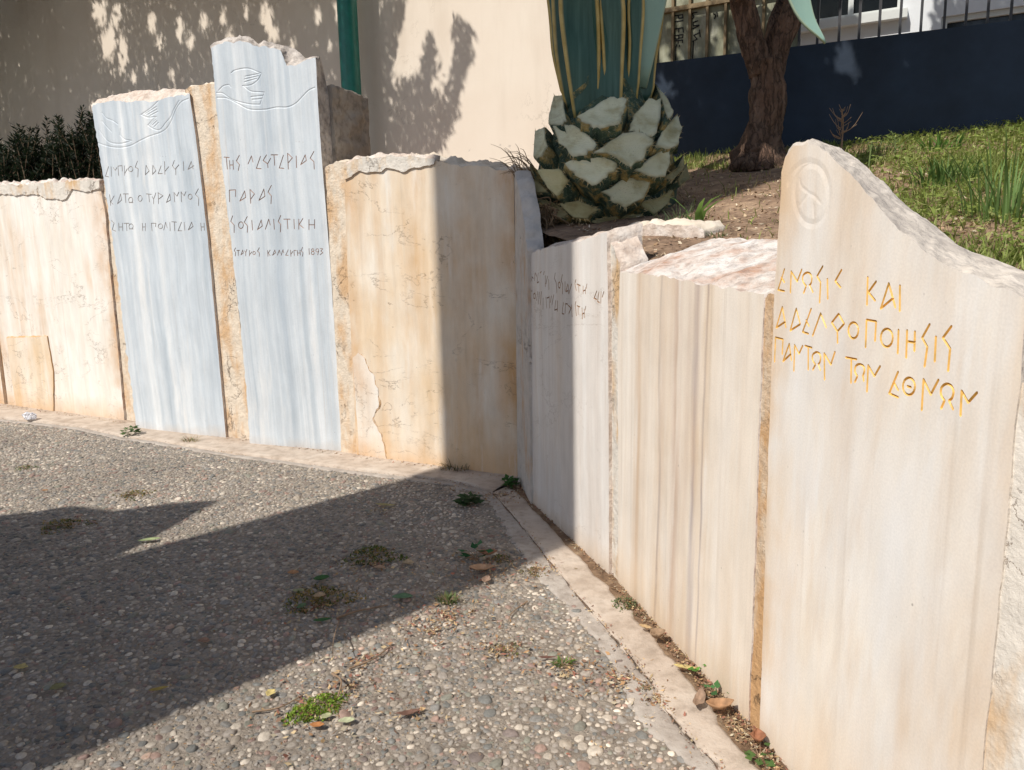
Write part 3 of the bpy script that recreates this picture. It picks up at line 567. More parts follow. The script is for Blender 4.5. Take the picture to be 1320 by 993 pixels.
slab('mortar_joint', 'white mortar joint between the corner panel and the veined beige slab', 'mortar joint', F_P7, [(784, 735), (784, 500)], [(783, 303), (790, 318), (799, 340)], [(798, 500), (798, 748)], .12, [M['mortar_white'], M['broken_white']], off=.006, rough=(.004, .007, .004))
slab('marble_slab', 'low beige marble panel with long brown and purple veins', 'marble slab', F_P7, [(797, 745), (797, 600), (796, 450)], [(799, 350), (820, 352), (860, 357), (900, 366), (940, 372), (985, 379)], [(980, 500), (975, 650), (970, 800), (965, 925)], .40, [M['beige_p7'], M['broken_pink']], dz=.12, rough=(.002, .0065, .003), res=.014)
slab('mortar_joint', 'rough rust-coloured mortar joint left of the gold-lettered slab', 'mortar joint', F_P7, [(964, 924), (972, 700)], [(984, 383), (990, 378), (1000, 378), (1008, 380)], [(1000, 700), (985, 950)], .2, [M['mortar_rust'], M['mortar_cream']], off=.005, rough=(.005, .01, .005))
p8_text = [[(121,66),(89,170),(121,176)],[(105,108),(121,132)],[(151,184),(155,78),(185,128),(208,68)],crv((228,150),(213,125),(215,98),(232,84),(250,90),(258,112),(255,135),(246,148)),[(230,150),(217,186)],[(246,146),(264,182)],[(313,52),(284,102),(302,132),(297,234)],[(336,115),(338,216)],[(407,70),(375,126),(402,158)],[(538,106),(534,246)],[(580,128),(541,182),(575,224)],[(676,258),(643,138),(603,264),(664,212)],[(699,148),(698,276)],
 [(128,358),(110,256),(80,360),(124,330)],[(180,264),(150,374),(200,342),(180,264)],[(255,264),(212,380),(241,390)],[(229,322),(244,352)],[(262,400),(302,288),(330,358)],[(392,290),(358,334),(386,378),(420,340),(392,290)],[(386,378),(387,436)],ell(466,373,25,40,18),[(527,458),(532,320),(580,328),(574,426)],ell(633,410,30,45,18),[(692,370),(688,488)],[(735,372),(730,510)],[(774,378),(771,476)],[(735,428),(773,434)],[(848,342),(810,410),(836,456),(822,554)],[(879,404),(873,528)],[(957,352),(914,410),(950,464),(940,576)],
 [(72,530),(76,408),(114,418),(110,492)],[(156,522),(145,440),(114,528),(152,492)],[(168,576),(172,446),(194,490),(212,450)],[(224,450),(258,460)],[(240,458),(240,570)],crv((276,544),(262,520),(263,495),(280,482),(297,490),(302,512),(298,532),(290,544)),[(276,544),(263,570)],[(290,543),(301,572)],[(322,620),(320,488),(353,544),(374,480)],[(428,508),(482,518)],[(456,516),(454,636)],crv((486,602),(474,580),(478,552),(496,542),(516,552),(521,575),(514,600)),[(486,602),(473,632)],[(514,600),(518,626)],[(534,680),(540,548),(571,602),(600,552)],[(690,580),(645,688),(690,708)],[(668,632),(690,672)],ell(744,653,30,43,18),[(736,652),(754,658)],[(808,772),(817,618),(853,694),(892,620)],crv((922,724),(905,695),(907,660),(930,641),(955,650),(967,680),(960,710),(946,724)),[(922,724),(905,764)],[(944,724),(965,768)],[(1002,800),(1008,676),(1040,734),(1085,684)]]
p8_disc = [ell(258,272,86,152,28), crv((140,220),(160,165),(205,125),(250,113))]
p8_face = [crv((192,185),(205,235),(240,268),(215,305),(184,345)), crv((240,268),(272,284),(300,318)), [(266,330),(268,385)]]
slab('inscribed_slab', 'large white marble slab with gold Greek letters and a carved medallion at the right', 'marble slab', F_P8, [(979, 950), (985, 760), (990, 600), (996, 430), (1001, 330), (1005, 270)],
     [(1008, 222), (1012, 203), (1022, 190), (1040, 184), (1056, 191), (1075, 205), (1095, 224), (1115, 245), (1130, 263), (1150, 286), (1170, 307), (1195, 327), (1225, 344), (1260, 359), (1290, 373), (1324, 386)], [(1320, 430), (1312, 520), (1300, 640), (1288, 770), (1275, 900), (1266, 993), (1258, 1150)], .24, [M['white_p8'], M['broken_p8']],
     top_back=[(1016, 222), (1022, 203), (1032, 189), (1048, 182), (1066, 186), (1085, 192), (1108, 205), (1125, 220), (1142, 238), (1160, 257), (1180, 272), (1200, 288), (1222, 303), (1245, 320), (1290, 338), (1330, 352)], rough=(.003, .0045, .004), res=.012,
     strokes=[('medallion', conv(F_P8, p8_disc, 980, 180, 3.882), .026, .0015, M['white_p8']), ('medallion', conv(F_P8, p8_face, 980, 180, 3.882), .014, .0009, M['white_p8']), ('lettering', conv(F_P8, p8_text, 980, 330, 3.882), .0056, .005, M['gold'])])
xr = F_P8.px(1320, 430)[0]; xb = F_P8.px(1266, 993)[0]; print('P8', xr, xb, F_P8.px(985,760), F_P8.px(1001,330))
slab('mortar_joint', 'thick crumbling white mortar at the right edge beyond the gold-lettered slab', 'mortar joint', F_P8, [(xb + .0, 0), (xb - .005, .5)], [(xr - .01, 1.16), (xr + .3, 1.14)], [(xr + .3, .5), (xr + .3, 0)], .3, [M['mortar_edge'], M['broken_white']], off=.004, local=True, rough=(.012, .012, .01))
slab('wall_panel', 'white panel right of the gold-lettered slab, beyond the crumbling mortar', 'wall panel', F_P8, [(xr + .31, 0), (xr + .31, .5)], [(xr + .31, 1.12), (xr + 1.6, 1.1)], [(xr + 1.6, .5), (xr + 1.6, 0)], .3, [M['white_p6'], M['broken_white']], local=True)
# broken marble fragment lying on the corner panel
fg = Frame(F_P6.world(0, 0, .10), math.atan2(F_P6.a[0], F_P6.a[1]) - math.radians(28))
slab('marble_fragment', 'broken pinkish marble fragment lying on the wall in front of the agave', 'stone', fg, [(787, 334), (785, 318)], [(783, 305), (800, 296), (825, 291), (850, 290), (880, 291), (898, 291), (906, 297)], [(908, 306), (880, 318), (845, 326), (812, 333)], .20, [M['broken_white'], M['broken_cream']], dz=.02, rough=(.010, .010, .012), res=.014)
for o in COL.objects:
    if o.get('label', '').startswith('broken pinkish'):
        me = o.data
        for v in me.vertices:
            if v.co.z < 1.1: v.co.z = 1.28

# ------------------------------------------------------------------ pebbles set in the pavement
def visible_ground(x, y, m=110):
    p = proj((x, y, 0)); return -m < p[0] < 1320 + m and p[1] < 993 + m and p[1] > 0
KOX = np.array(KO_W)
def kerb_clear(x, y):
    """distance outside the outer kerb edge (negative = on or behind the kerb)"""
    p = np.array([x, y]); a = KOX[:-1]; d = KOX[1:] - a
    t = np.clip(((p - a) * d).sum(1) / (d * d).sum(1), 0, 1); q = a + d * t[:, None]; r = np.linalg.norm(p - q, axis=1); k = int(r.argmin())
    s = d[k][0] * (p - q[k])[1] - d[k][1] * (p - q[k])[0]
    return r[k] * (-1 if s > 0 else 1)
PEB_COL = np.array([(.30,.27,.24),(.24,.23,.22),(.17,.18,.19),(.11,.13,.14),(.38,.33,.27),(.50,.46,.40),(.62,.57,.50),(.24,.13,.11),(.34,.20,.16),(.20,.22,.18),(.33,.30,.28),(.42,.38,.33),(.14,.10,.10),(.45,.29,.22)])
PEB_P = np.array([.15,.13,.12,.08,.10,.08,.05,.035,.03,.05,.09,.06,.025,.015]); PEB_P /= PEB_P.sum()
def build_pebbles():
    cell = .013; grid = {}; pts = []; g = RNG
    # bounding box of the visible pavement
    tries = 0; N_TRY = 520000
    X = g.uniform(-5.6, 1.3, N_TRY); Y = g.uniform(1.15, 7.7, N_TRY)
    S = np.clip(g.lognormal(math.log(.0093), .36, N_TRY), .0045, .024)
    order = np.argsort(-S[:int(N_TRY * .12)]); idx = np.r_[order, np.arange(int(N_TRY * .12), N_TRY)]
    band = lambda x, y: .055 + .045 * mn.noise(Vector((x * 2.2, y * 2.2, 4)))
    for i in idx:
        x, y, r = X[i], Y[i], S[i]
        if not (-1.35 * y < x * 1.0 + .3): continue
        if not visible_ground(x, y): continue
        c = (int(x / cell), int(y / cell)); ok = True
        for a in (-3, -2, -1, 0, 1, 2, 3):
            for b in (-3, -2, -1, 0, 1, 2, 3):
                for (qx, qy, qr) in grid.get((c[0] + a, c[1] + b), ()):
                    if (qx - x) ** 2 + (qy - y) ** 2 < (.86 * (qr + r)) ** 2: ok = False; break
                if not ok: break
            if not ok: break
        if not ok: continue
        k = kerb_clear(x, y)
        if k < band(x, y): continue
        grid.setdefault(c, []).append((x, y, r)); pts.append((x, y, r))
    P = np.array(pts); n = len(P); seg = 8
    a0 = g.uniform(0, 2 * math.pi, n); el = g.uniform(.62, .98, n); hh = P[:, 2] * g.uniform(.15, .38, n) + .0014
    lum = g.normal(1, .13, n).clip(.6, 1.4); col = PEB_COL[g.choice(len(PEB_COL), n, p=PEB_P)] * lum[:, None]; col = ((col - .28) * .72 + .275); col = (col * .75 + col.mean(1)[:, None] * .25) * np.array([1.09, 1.0, .89]); col *= np.array([1.0 + .28 * mn.fractal(Vector((p[0] * 1.3, p[1] * 1.3, 5)), .8, 2, 4) for p in P])[:, None]; col = col.clip(.03, .8)
    prof = [(1.0, -.006, 0), (.94, 0, .35), (.66, 0, .86)]
    V = np.zeros((n, seg * 3 + 1, 3)); wob = g.normal(1, .10, (n, seg))
    tx = g.normal(0, .16, n); ty = g.normal(0, .16, n)
    for ri, (rr, dz, hz) in enumerate(prof):
        for k in range(seg):
            an = 2 * math.pi * k / seg; u = np.cos(an) * P[:, 2] * 1.12 * rr * wob[:, k]; w = np.sin(an) * P[:, 2] * 1.12 * el * rr * wob[:, k]
            dx = u * np.cos(a0) - w * np.sin(a0); dy = u * np.sin(a0) + w * np.cos(a0)
            V[:, ri * seg + k] = np.c_[P[:, 0] + dx, P[:, 1] + dy, dz + hh * hz + (dx * tx + dy * ty) * (1 if ri else 0)]
    V[:, -1] = np.c_[P[:, 0], P[:, 1], hh]
    base = (np.arange(n) * (seg * 3 + 1))[:, None]; F = []
    for ri in range(2):
        for k in range(seg):
            F.append(np.c_[base + ri * seg + k, base + ri * seg + (k + 1) % seg, base + (ri + 1) * seg + (k + 1) % seg, base + (ri + 1) * seg + k])
    for k in range(0, seg, 2): F.append(np.c_[base + 2 * seg + k, base + 2 * seg + (k + 1) % seg, base + 2 * seg + (k + 2) % seg, base + seg * 3])
    F = np.vstack(F)
    tag(arr_mesh('pebbles', V.reshape(-1, 3), F, M['pebble'], col=np.repeat(col, seg * 3 + 1, 0), smooth=True), kind='stuff')
    return n
print('pebbles', build_pebbles())

# ------------------------------------------------------------------ loose leaves, litter, grass: helpers
def leaf_quads(c, d, nrm, ln, wd, col, curl=0.0):
    """pointed leaves: centre, direction, normal, length, width arrays -> verts, faces, colours (5 verts, 2 quads)"""
    c = np.asarray(c); d = np.asarray(d); d = d / np.linalg.norm(d, axis=1)[:, None]; nrm = np.asarray(nrm)
    s = np.cross(d, nrm); s /= (np.linalg.norm(s, axis=1)[:, None] + 1e-9); u = np.cross(s, d); ln = np.asarray(ln)[:, None]; wd = np.asarray(wd)[:, None]
    v = np.stack([c - d * ln / 2, c - d * ln * .05 + s * wd / 2 - u * wd * .15, c + d * ln / 2 - u * ln * curl, c - d * ln * .05 - s * wd / 2 - u * wd * .15], 1)
    n = len(c); b = (np.arange(n) * 4)[:, None]
    f = np.hstack([b, b + 1, b + 2, b + 3]); return v.reshape(-1, 3), f, np.repeat(np.asarray(col), 4, 0)
def blades(base, dirs, ln, wd, bend, col):
    """grass blades, 3 segments"""
    base = np.asarray(base, float); n = len(base); az = np.asarray(dirs); ln = np.asarray(ln)[:, None]; wd = np.asarray(wd)[:, None]; bend = np.asarray(bend)[:, None]
    h = np.c_[np.cos(az), np.sin(az), np.zeros(n)]; s = np.c_[-np.sin(az), np.cos(az), np.zeros(n)]; up = np.array([[0, 0, 1.]])
    V = []
    for k, (t, w) in enumerate(((0, .8), (.4, 1), (.75, .7), (1, .08))):
        p = base + up * ln * (t - bend * .45 * t * t) + h * ln * bend * t * t
        V += [p - s * wd / 2 * w, p + s * wd / 2 * w]
    V = np.stack(V, 1); b = (np.arange(n) * 8)[:, None]
    F = np.vstack([np.hstack([b + 2 * k, b + 2 * k + 1, b + 2 * k + 3, b + 2 * k + 2]) for k in range(3)])
    return V.reshape(-1, 3), F, np.repeat(np.asarray(col), 8, 0)
def cat(L):
    V, F, Cc = [], [], []; o = 0
    for v, f, c in L: V.append(v); F.append(f + o); Cc.append(c); o += len(v)
    return np.vstack(V), np.vstack(F), np.vstack(Cc)
def rdir(n, flat=1.0):
    d = RNG.normal(size=(n, 3)); d[:, 2] *= flat; return d / np.linalg.norm(d, axis=1)[:, None]
LIT = np.array([(.34,.20,.10),(.26,.15,.08),(.44,.30,.16),(.20,.12,.08),(.50,.38,.22),(.30,.13,.09),(.40,.34,.24)])
def chips(P, lo, hi, pal=LIT, flat=.35, z=.004):
    n = len(P); P = np.asarray(P, float); P = P + np.c_[np.zeros((n, 2)), RNG.uniform(.001, z, n)]
    ln = RNG.uniform(lo, hi, n); nr = rdir(n); nr[:, 2] = np.abs(nr[:, 2]) + .8
    return leaf_quads(P, rdir(n, flat), nr, ln, ln * RNG.uniform(.15, .6, n), pal[RNG.integers(0, len(pal), n)] * RNG.uniform(.7, 1.25, (n, 1)))

# litter in the gutter, round the weeds, in the cracks
L = []
gi = smooth_path([(*p, 0) for p in GI], 200)[:, :2]
P = [];
for i in range(3400):
    k = RNG.integers(0, 200); p = gi[k] + np.array([.085, .038]) * RNG.uniform(.1, 1.0) + RNG.normal(0, .005, 2); P.append((*p, .012))
L.append(chips(P, .004, .018, z=.008))
ko = smooth_path([(*p, 0) for p in KO_W], 400)[:, :2]
P = [(*(ko[RNG.integers(0, 400)] + RNG.normal(0, .012, 2)), .012) for i in range(1500)]
L.append(chips(P, .003, .014))
wl = smooth_path([(*WALL[1], 0), (*(WALL[1] * .5 + WALL[2] * .5), 0), (*WALL[2], 0)], 100)[:, :2]
P = [(*(wl[RNG.integers(0, 100)] + np.array([-.02, -.035]) * RNG.uniform(0.3, 2.2)), .02) for i in range(700)]
L.append(chips(P, .004, .02))
for (px, py, sp, n) in ((625, 735, .16, 420), (480, 730, .14, 260), (410, 785, .14, 260), (575, 795, .16, 420), (650, 840, .10, 260), (730, 868, .10, 160), (800, 880, .09, 240), (400, 925, .10, 160), (450, 890, .16, 260), (540, 920, .08, 60), (600, 618, .16, 360), (650, 640, .13, 380), (695, 735, .07, 120), (560, 815, .07, 120), (495, 660, .08, 60), (470, 850, .12, 130), (90, 680, .12, 80), (845, 905, .05, 90)):
    g0 = ground(px, py); a = RNG.uniform(0, 6.28, n); r = np.abs(RNG.normal(0, sp, n))
    L.append(chips(np.c_[g0[0] + r * np.cos(a), g0[1] + r * np.sin(a), np.full(n, .008)], .004, .026, z=.008))
n = 1800; P = []
while len(P) < n:
    p = ground(RNG.uniform(0, 1000), RNG.uniform(600, 1000))
    if kerb_clear(p[0], p[1]) > 0: P.append((p[0], p[1], .007))
L.append(chips(P, .003, .014, z=.006))
v, f, c = cat(L); tag(arr_mesh('leaf_litter', v, f, M['litter'], col=c), kind='stuff')
# chips, straw and twigs on the bank behind the wall
P = []
while len(P) < 9000:
    d = RNG.uniform(.1, 1) ** 1.5 * 3.6; k = RNG.uniform(2.2, 6.0); i = int(k); t = k - i; w = WALL[i] * (1 - t) + WALL[i + 1] * t; q = WN[i] * (1 - t) + WN[min(i + 1, 7)] * t
    p = w + q * (d + .12); P.append((p[0], p[1], soil_z(*p)))
v, f, c = chips(P, .006, .035, np.array([(.46,.32,.20),(.34,.22,.14),(.56,.42,.27),(.24,.15,.10),(.62,.52,.38)]), .5, .012)
tag(arr_mesh('dry_litter', v, f, M['litter'], col=c), kind='stuff')

# ------------------------------------------------------------------ grass on the bank
def soil_hit(px, py):
    d = ray(px, py); lo, hi = 1.5, 12
    for t in np.arange(1.6, 9, .03):
        p = np.array([0, 0, HC]) + d * t
        if p[2] < soil_z(p[0], p[1]): return p
    return None
GRC = np.array([(.22,.28,.06),(.27,.33,.08),(.18,.24,.05),(.34,.37,.13),(.52,.42,.23),(.42,.32,.18)])
def build_grass():
    B, A, Ln, Wd, Be, Cl = [], [], [], [], [], []
    tries = 0
    while len(B) < 26000 and tries < 400000:
        tries += 1; x = RNG.uniform(.9, 5.2); y = RNG.uniform(1.3, 6.9)
        if wall_dist(x, y) > -.42: continue
        s = (x - 1.23) * .479 + (y - 6.8) * .878
        if s > -.02: continue                                   # in front of the navy wall
        z = soil_z(x, y); p = proj((x, y, z))
        if not (850 < p[0] < 1480 and 150 < p[1] < 420): continue
        m = mn.fractal(Vector((x * 1.6, y * 1.6, 3)), .8, 2, 4)
        if p[0] < 1085:
            dens = .75 if (p[1] < 220 and m > -.4) else .03
            if p[0] > 1010: dens = max(dens, .15)
        else: dens = (.85 if p[0] > 1160 or p[1] > 240 else .55) + .95 * m
        if RNG.random() > dens: continue
        dry = mn.fractal(Vector((x * 2.6 + 9, y * 2.6, 1)), .8, 2, 3) + RNG.normal(0, .28) + (.14 if p[1] < 245 and p[0] < 1230 else .02)
        tall = max(0, mn.noise(Vector((x * 1.1 + 4, y * 1.1, 7)))) + (0.2 if 1250 < p[0] and 215 < p[1] < 300 else 0)
        c = GRC[RNG.integers(4, 6)] if dry > .22 else GRC[RNG.integers(0, 4)]
        B.append((x, y, z - .01)); A.append(RNG.uniform(0, 6.28)); Ln.append(RNG.uniform(.025, .085) * (1 + 1.1 * tall) * (.6 if dry > .22 else 1)); Wd.append(RNG.uniform(.003, .0075)); Be.append(RNG.uniform(.15, 1.0) * (1.2 if dry > .22 else 1)); Cl.append(c * RNG.uniform(.75, 1.3))
    L = [blades(B, A, Ln, Wd, Be, Cl)]
    # broad low leaves between the blades
    idx = RNG.integers(0, len(B), 6000); Bq = np.array(B)[idx]; Bq = Bq[[proj(b)[0] > 1085 for b in Bq]]; n = len(Bq)
    nr = rdir(n); nr[:, 2] = abs(nr[:, 2]) + .7
    L.append(leaf_quads(Bq + np.c_[RNG.normal(0, .02, (n, 2)), RNG.uniform(.02, .07, n)], rdir(n, .4), nr, RNG.uniform(.015, .05, n), RNG.uniform(.008, .022, n), GRC[RNG.integers(0, 4, n)] * RNG.uniform(.8, 1.3, (n, 1))))
    v, f, c = cat(L); tag(arr_mesh('grass', v, f, M['grass'], col=c), kind='stuff')
    return len(B)
print('grass', build_grass())

# ------------------------------------------------------------------ the agave
AC = np.array([.585, 4.72, 1.83]); AR = np.array([.47, .47, .42])
def agave():
    root = empty('agave_plant', (AC[0], AC[1], soil_z(AC[0], AC[1]))); base = np.array(root.location)
    tag(root, 'huge agave with cut white leaf stubs and upright yellow-edged green leaves', 'agave', kind='thing')
    bm = bmesh.new()                                            # the core
    prof = [(-.42, .30), (-.34, .36), (-.2, .41), (0, .415), (.15, .38), (.28, .30), (.42, .22), (.7, .14)]
    rings = []
    for z, r in prof:
        rings.append([bm.verts.new(AC + np.array([math.cos(a) * r, math.sin(a) * r, z]) * (1 + .05 * mn.noise(Vector((math.cos(a) * 3, math.sin(a) * 3, z * 6)))) - base) for a in np.linspace(0, 2 * math.pi, 28, endpoint=False)])
    for a, b in zip(rings, rings[1:]):
        for k in range(28): bm.faces.new((a[k], a[(k + 1) % 28], b[(k + 1) % 28], b[k]))
    bm.faces.new(rings[-1]); bm_obj('core', bm, M['stub_side'], root, True)
    K = 3.008
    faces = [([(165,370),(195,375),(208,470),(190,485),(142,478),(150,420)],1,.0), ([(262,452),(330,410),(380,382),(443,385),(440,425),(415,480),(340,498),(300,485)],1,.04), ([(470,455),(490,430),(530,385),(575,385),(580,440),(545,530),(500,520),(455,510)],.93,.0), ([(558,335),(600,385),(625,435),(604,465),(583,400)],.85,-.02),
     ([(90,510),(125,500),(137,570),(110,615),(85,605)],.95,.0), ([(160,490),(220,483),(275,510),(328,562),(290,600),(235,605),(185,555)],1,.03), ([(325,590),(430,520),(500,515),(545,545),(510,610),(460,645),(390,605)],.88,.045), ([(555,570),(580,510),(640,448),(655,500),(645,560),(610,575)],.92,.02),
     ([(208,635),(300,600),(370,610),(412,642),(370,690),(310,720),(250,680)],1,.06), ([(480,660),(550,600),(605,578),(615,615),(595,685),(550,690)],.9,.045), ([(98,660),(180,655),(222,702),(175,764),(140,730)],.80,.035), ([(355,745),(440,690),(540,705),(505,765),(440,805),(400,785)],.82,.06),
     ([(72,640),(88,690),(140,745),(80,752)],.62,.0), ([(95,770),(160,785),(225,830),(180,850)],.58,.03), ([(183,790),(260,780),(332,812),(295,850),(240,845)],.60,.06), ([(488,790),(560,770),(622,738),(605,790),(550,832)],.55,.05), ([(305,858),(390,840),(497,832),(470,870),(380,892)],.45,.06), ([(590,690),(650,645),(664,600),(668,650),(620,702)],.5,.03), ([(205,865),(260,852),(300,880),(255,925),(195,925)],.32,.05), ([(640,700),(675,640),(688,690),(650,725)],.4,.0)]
    for pl, tone, push in faces:
        cx = 660 + np.mean([p[0] for p in pl]) / K; cy = np.mean([p[1] for p in pl]) / K
        d = ray(cx, cy); o = np.array([0, 0, HC]) - AC; dd = d / AR; oo = o / AR
        a = dd @ dd; b = 2 * dd @ oo; c_ = oo @ oo - 1; q = b * b - 4 * a * c_
        t = (-b - math.sqrt(max(q, 0))) / (2 * a); p = np.array([0, 0, HC]) + d * t; nrm = (p - AC) / AR ** 2; nrm /= np.linalg.norm(nrm)
        view = -d / np.linalg.norm(d); fn = nrm * .55 + view * .35 + np.array([0, 0, .42]); fn /= np.linalg.norm(fn)
        pc = p + nrm * (push + .035)
        W_ = []
        for x, y in pl:
            r = ray(660 + x / K, y / K); tt = ((pc - np.array([0, 0, HC])) @ fn) / (r @ fn); W_.append(np.array([0, 0, HC]) + r * tt)
        W_ = np.array(W_); cen = W_.mean(0)
        # denser, slightly ragged outline
        Q = []
        for i in range(len(W_)):
            a_, b_ = W_[i], W_[(i + 1) % len(W_)]
            for k in range(4): Q.append(a_ * (1 - k / 4) + b_ * k / 4)
        Q = np.array(Q); n = len(Q); Q = cen + (Q - cen) * (1 + .035 + .05 * RNG.normal(size=(n, 1)))
        inner = np.array([AC[0], AC[1], AC[2] + (cen[2] - AC[2]) * .45 - .30]); ax = inner - cen; L_ = np.linalg.norm(ax); ax /= L_
        bm = bmesh.new(); loops = []
        for dist, sc in ((0, 1.0), (.010, 1.05), (.05, 1.06), (.12, 1.02), (.22, .90), (.34, .7)):
            loops.append([bm.verts.new(cen + (qq - cen) * sc + ax * dist + RNG.normal(0, .003 if 0 < dist else 0, 3) - base) for qq in Q])
        for A_, B_ in zip(loops, loops[1:]):
            for k in range(n):
                f_ = bm.faces.new((A_[k], A_[(k + 1) % n], B_[(k + 1) % n], B_[k])); f_.smooth = True
        st = bm_obj('leaf_stub', bm, M['stub_side'], root)
        hb = bmesh.new()                                        # ragged fibres round the cut
        for i in range(34):
            k = RNG.integers(0, n); q0 = Q[k] + (Q[(k + 1) % n] - Q[k]) * RNG.random(); o_ = (q0 - cen); o_ /= np.linalg.norm(o_); L_ = RNG.uniform(.008, .03); q1 = q0 + o_ * L_ + fn * RNG.normal(0, .006) + RNG.normal(0, .004, 3)
            w_ = np.cross(q1 - q0, fn); w_ /= np.linalg.norm(w_) + 1e-9; w_ *= RNG.uniform(.0012, .003)
            hb.faces.new([hb.verts.new(p - base) for p in (q0 - w_, q0 + w_, q1)])
        tag(bm_obj('fibre_fringe', hb, M['fibre_pale'], st), kind='stuff')
        # the cut face, a little dished with ragged fibres
        rings_ = [Q]; sag = [0]
        for sc, dz in ((.93, .008), (.75, .003), (.45, -.004)): rings_.append(cen + (Q - cen) * sc + fn * (dz + RNG.normal(0, .0015, (n, 1)))); sag.append(dz)
        V = np.vstack(rings_ + [[cen - fn * .006]]); F = []
        for k in range(3):
            for i in range(n): F.append((k * n + i, k * n + (i + 1) % n, (k + 1) * n + (i + 1) % n, (k + 1) * n + i))
        for i in range(0, n, 2): F.append((3 * n + i, 3 * n + (i + 1) % n, 3 * n + (i + 2) % n, 4 * n))
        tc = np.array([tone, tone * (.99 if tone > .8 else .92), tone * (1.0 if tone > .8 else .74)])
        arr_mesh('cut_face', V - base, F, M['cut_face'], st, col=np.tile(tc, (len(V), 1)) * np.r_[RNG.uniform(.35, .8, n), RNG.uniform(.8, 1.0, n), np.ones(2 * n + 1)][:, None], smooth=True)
    # stubs on the unseen sides
    for i in range(22):
        a = i * 2.4; h = -.28 + .5 * ((i * .618) % 1); dirv = np.array([math.cos(a), math.sin(a), 0])
        if dirv[1] < .15: continue
        r = .40 * math.sqrt(max(.1, 1 - (h / .55) ** 2)); c0 = AC + dirv * (r + .04) + np.array([0, 0, h]); t = np.array([-dirv[1], dirv[0], 0]); fn = dirv * .8 + np.array([0, 0, .6]); u = np.cross(fn, t)
        bm = bmesh.new(); A_ = [c0 + t * x * .13 + u * y * .08 for x, y in ((-1, 0), (-.4, .7), (.4, .7), (1, 0), (.4, -.8), (-.4, -.8))]; B_ = [p * .7 + (AC + np.array([0, 0, h - .1])) * .3 for p in A_]
        va = [bm.verts.new(p - base) for p in A_]; vb = [bm.verts.new(p - base) for p in B_]; bm.faces.new(va)
        for k in range(6): bm.faces.new((va[k], va[(k + 1) % 6], vb[(k + 1) % 6], vb[k]))
        bm_obj('leaf_stub', bm, M['stub_side'], root)
    # leaves: base point, mid point, tip, width, facing
    def leaf(pts, wid, face, ch=.25, pale=0.0, n=26, tip=True, mg=1.0):
        S = smooth_path(pts, n); face = np.array(face, float); V, Cc = [], []; us = np.array([-1, -.93, -.86, -.6, -.3, 0, .3, .6, .86, .93, 1])
        for i, p in enumerate(S):
            t = i / n; tg = S[min(i + 1, n)] - S[max(i - 1, 0)]; tg /= np.linalg.norm(tg); s = np.cross(tg, face); s /= np.linalg.norm(s); nn = np.cross(s, tg)
            w = wid * (.72 + .28 * math.sin(min(1, t * 1.8) * math.pi / 2)) * ((1 - max(0, (t - .45) / .55) ** 1.6) if tip else 1) * .5 + .003
            for u in us:
                q = p + s * u * w + nn * (ch * w * u * u * (1 if t > .04 else .4)) + nn * w * .05 * math.sin(u * 2 + i * .5)
                V.append(q); Cc.append((mg * (1.0 - pale * .8) if abs(u) > .9 else 0.0, pale, 0))
        m = len(us); V = np.array(V); F = [(i * m + j, i * m + j + 1, (i + 1) * m + j + 1, (i + 1) * m + j) for i in range(n) for j in range(m - 1)]
        o = arr_mesh('leaf', V - base, F, M['agave_leaf'], root, col=np.array(Cc), smooth=True)
        md = o.modifiers.new('thickness', 'SOLIDIFY'); md.thickness = .012; md.offset = 0
        return o
    yd = AC[1]
    def up(pxb, pyb, pxt, dY, w, face, ch=.22, topz=4.3, dyt=0.0, mg=1.0):
        b = at(pxb, pyb, yd + dY); t = at(pxt, 0, yd + dY + dyt); e = t + (t - b) * 1.6; e[2] = topz; mid = (b + t) / 2; out = t - AC; out[2] = 0
        leaf([b, mid, t, t + (t - b) * .8 + out * .15, e + out * .6], w, face, ch, mg=mg)
    up(770, 150, 762, -.20, .36, (0, -1, 0), .10)                # the broad front leaf
    up(752, 140, 744, -.12, .30, (-.55, -.8, 0), .25)
    up(800, 128, 800, -.16, .26, (.25, -1, 0), .2)
    up(742, 130, 728, -.02, .30, (-.9, -.4, 0), .25)
    up(822, 130, 828, -.08, .26, (.6, -.8, 0), .22)
    up(826, 128, 840, .04, .30, (.9, -.35, 0), .25)
    up(790, 120, 782, .0, .34, (0, -1, 0), .2, 4.6, mg=.1)
    up(812, 120, 812, .08, .34, (.5, -1, 0), .2, 4.6, mg=.1); up(760, 120, 752, .10, .34, (-.5, -1, 0), .2, 4.6, mg=.1)
    up(775, 120, 765, .2, .36, (-.3, 1, 0), .2); up(808, 120, 818, .2, .36, (.5, 1, 0), .2)
    # the peeled flap low on the front leaf
    V = [at(660 + x / K, y / K, yd - .215) for x, y in ((235, 350), (280, 310), (298, 292), (296, 325), (275, 355), (240, 385))]
    bm = bmesh.new(); bm.faces.new([bm.verts.new(np.array(p) - base) for p in V]); bm.faces.new([bm.verts.new(np.array(p) + np.array([0, .004, 0]) - base) for p in V][::-1])
    bm_obj('peeled_skin', bm, M['stub_side'], root)
    # one leaf arching out to the right, its tip hanging into view
    tip = at(1064, 56, 4.0); h1 = at(1030, 0, 4.02)
    b = AC + np.array([.15, -.08, .5])
    leaf([b, b + np.array([.22, -.12, .9]), b + np.array([.65, -.35, 1.35]), np.array([h1[0] - .12, 4.05, h1[2] + .55]), h1, tip], .20, (.15, -1, .35), .12, 1.0, 40)
    # dry roots and fibres at the foot
    bm = bmesh.new()
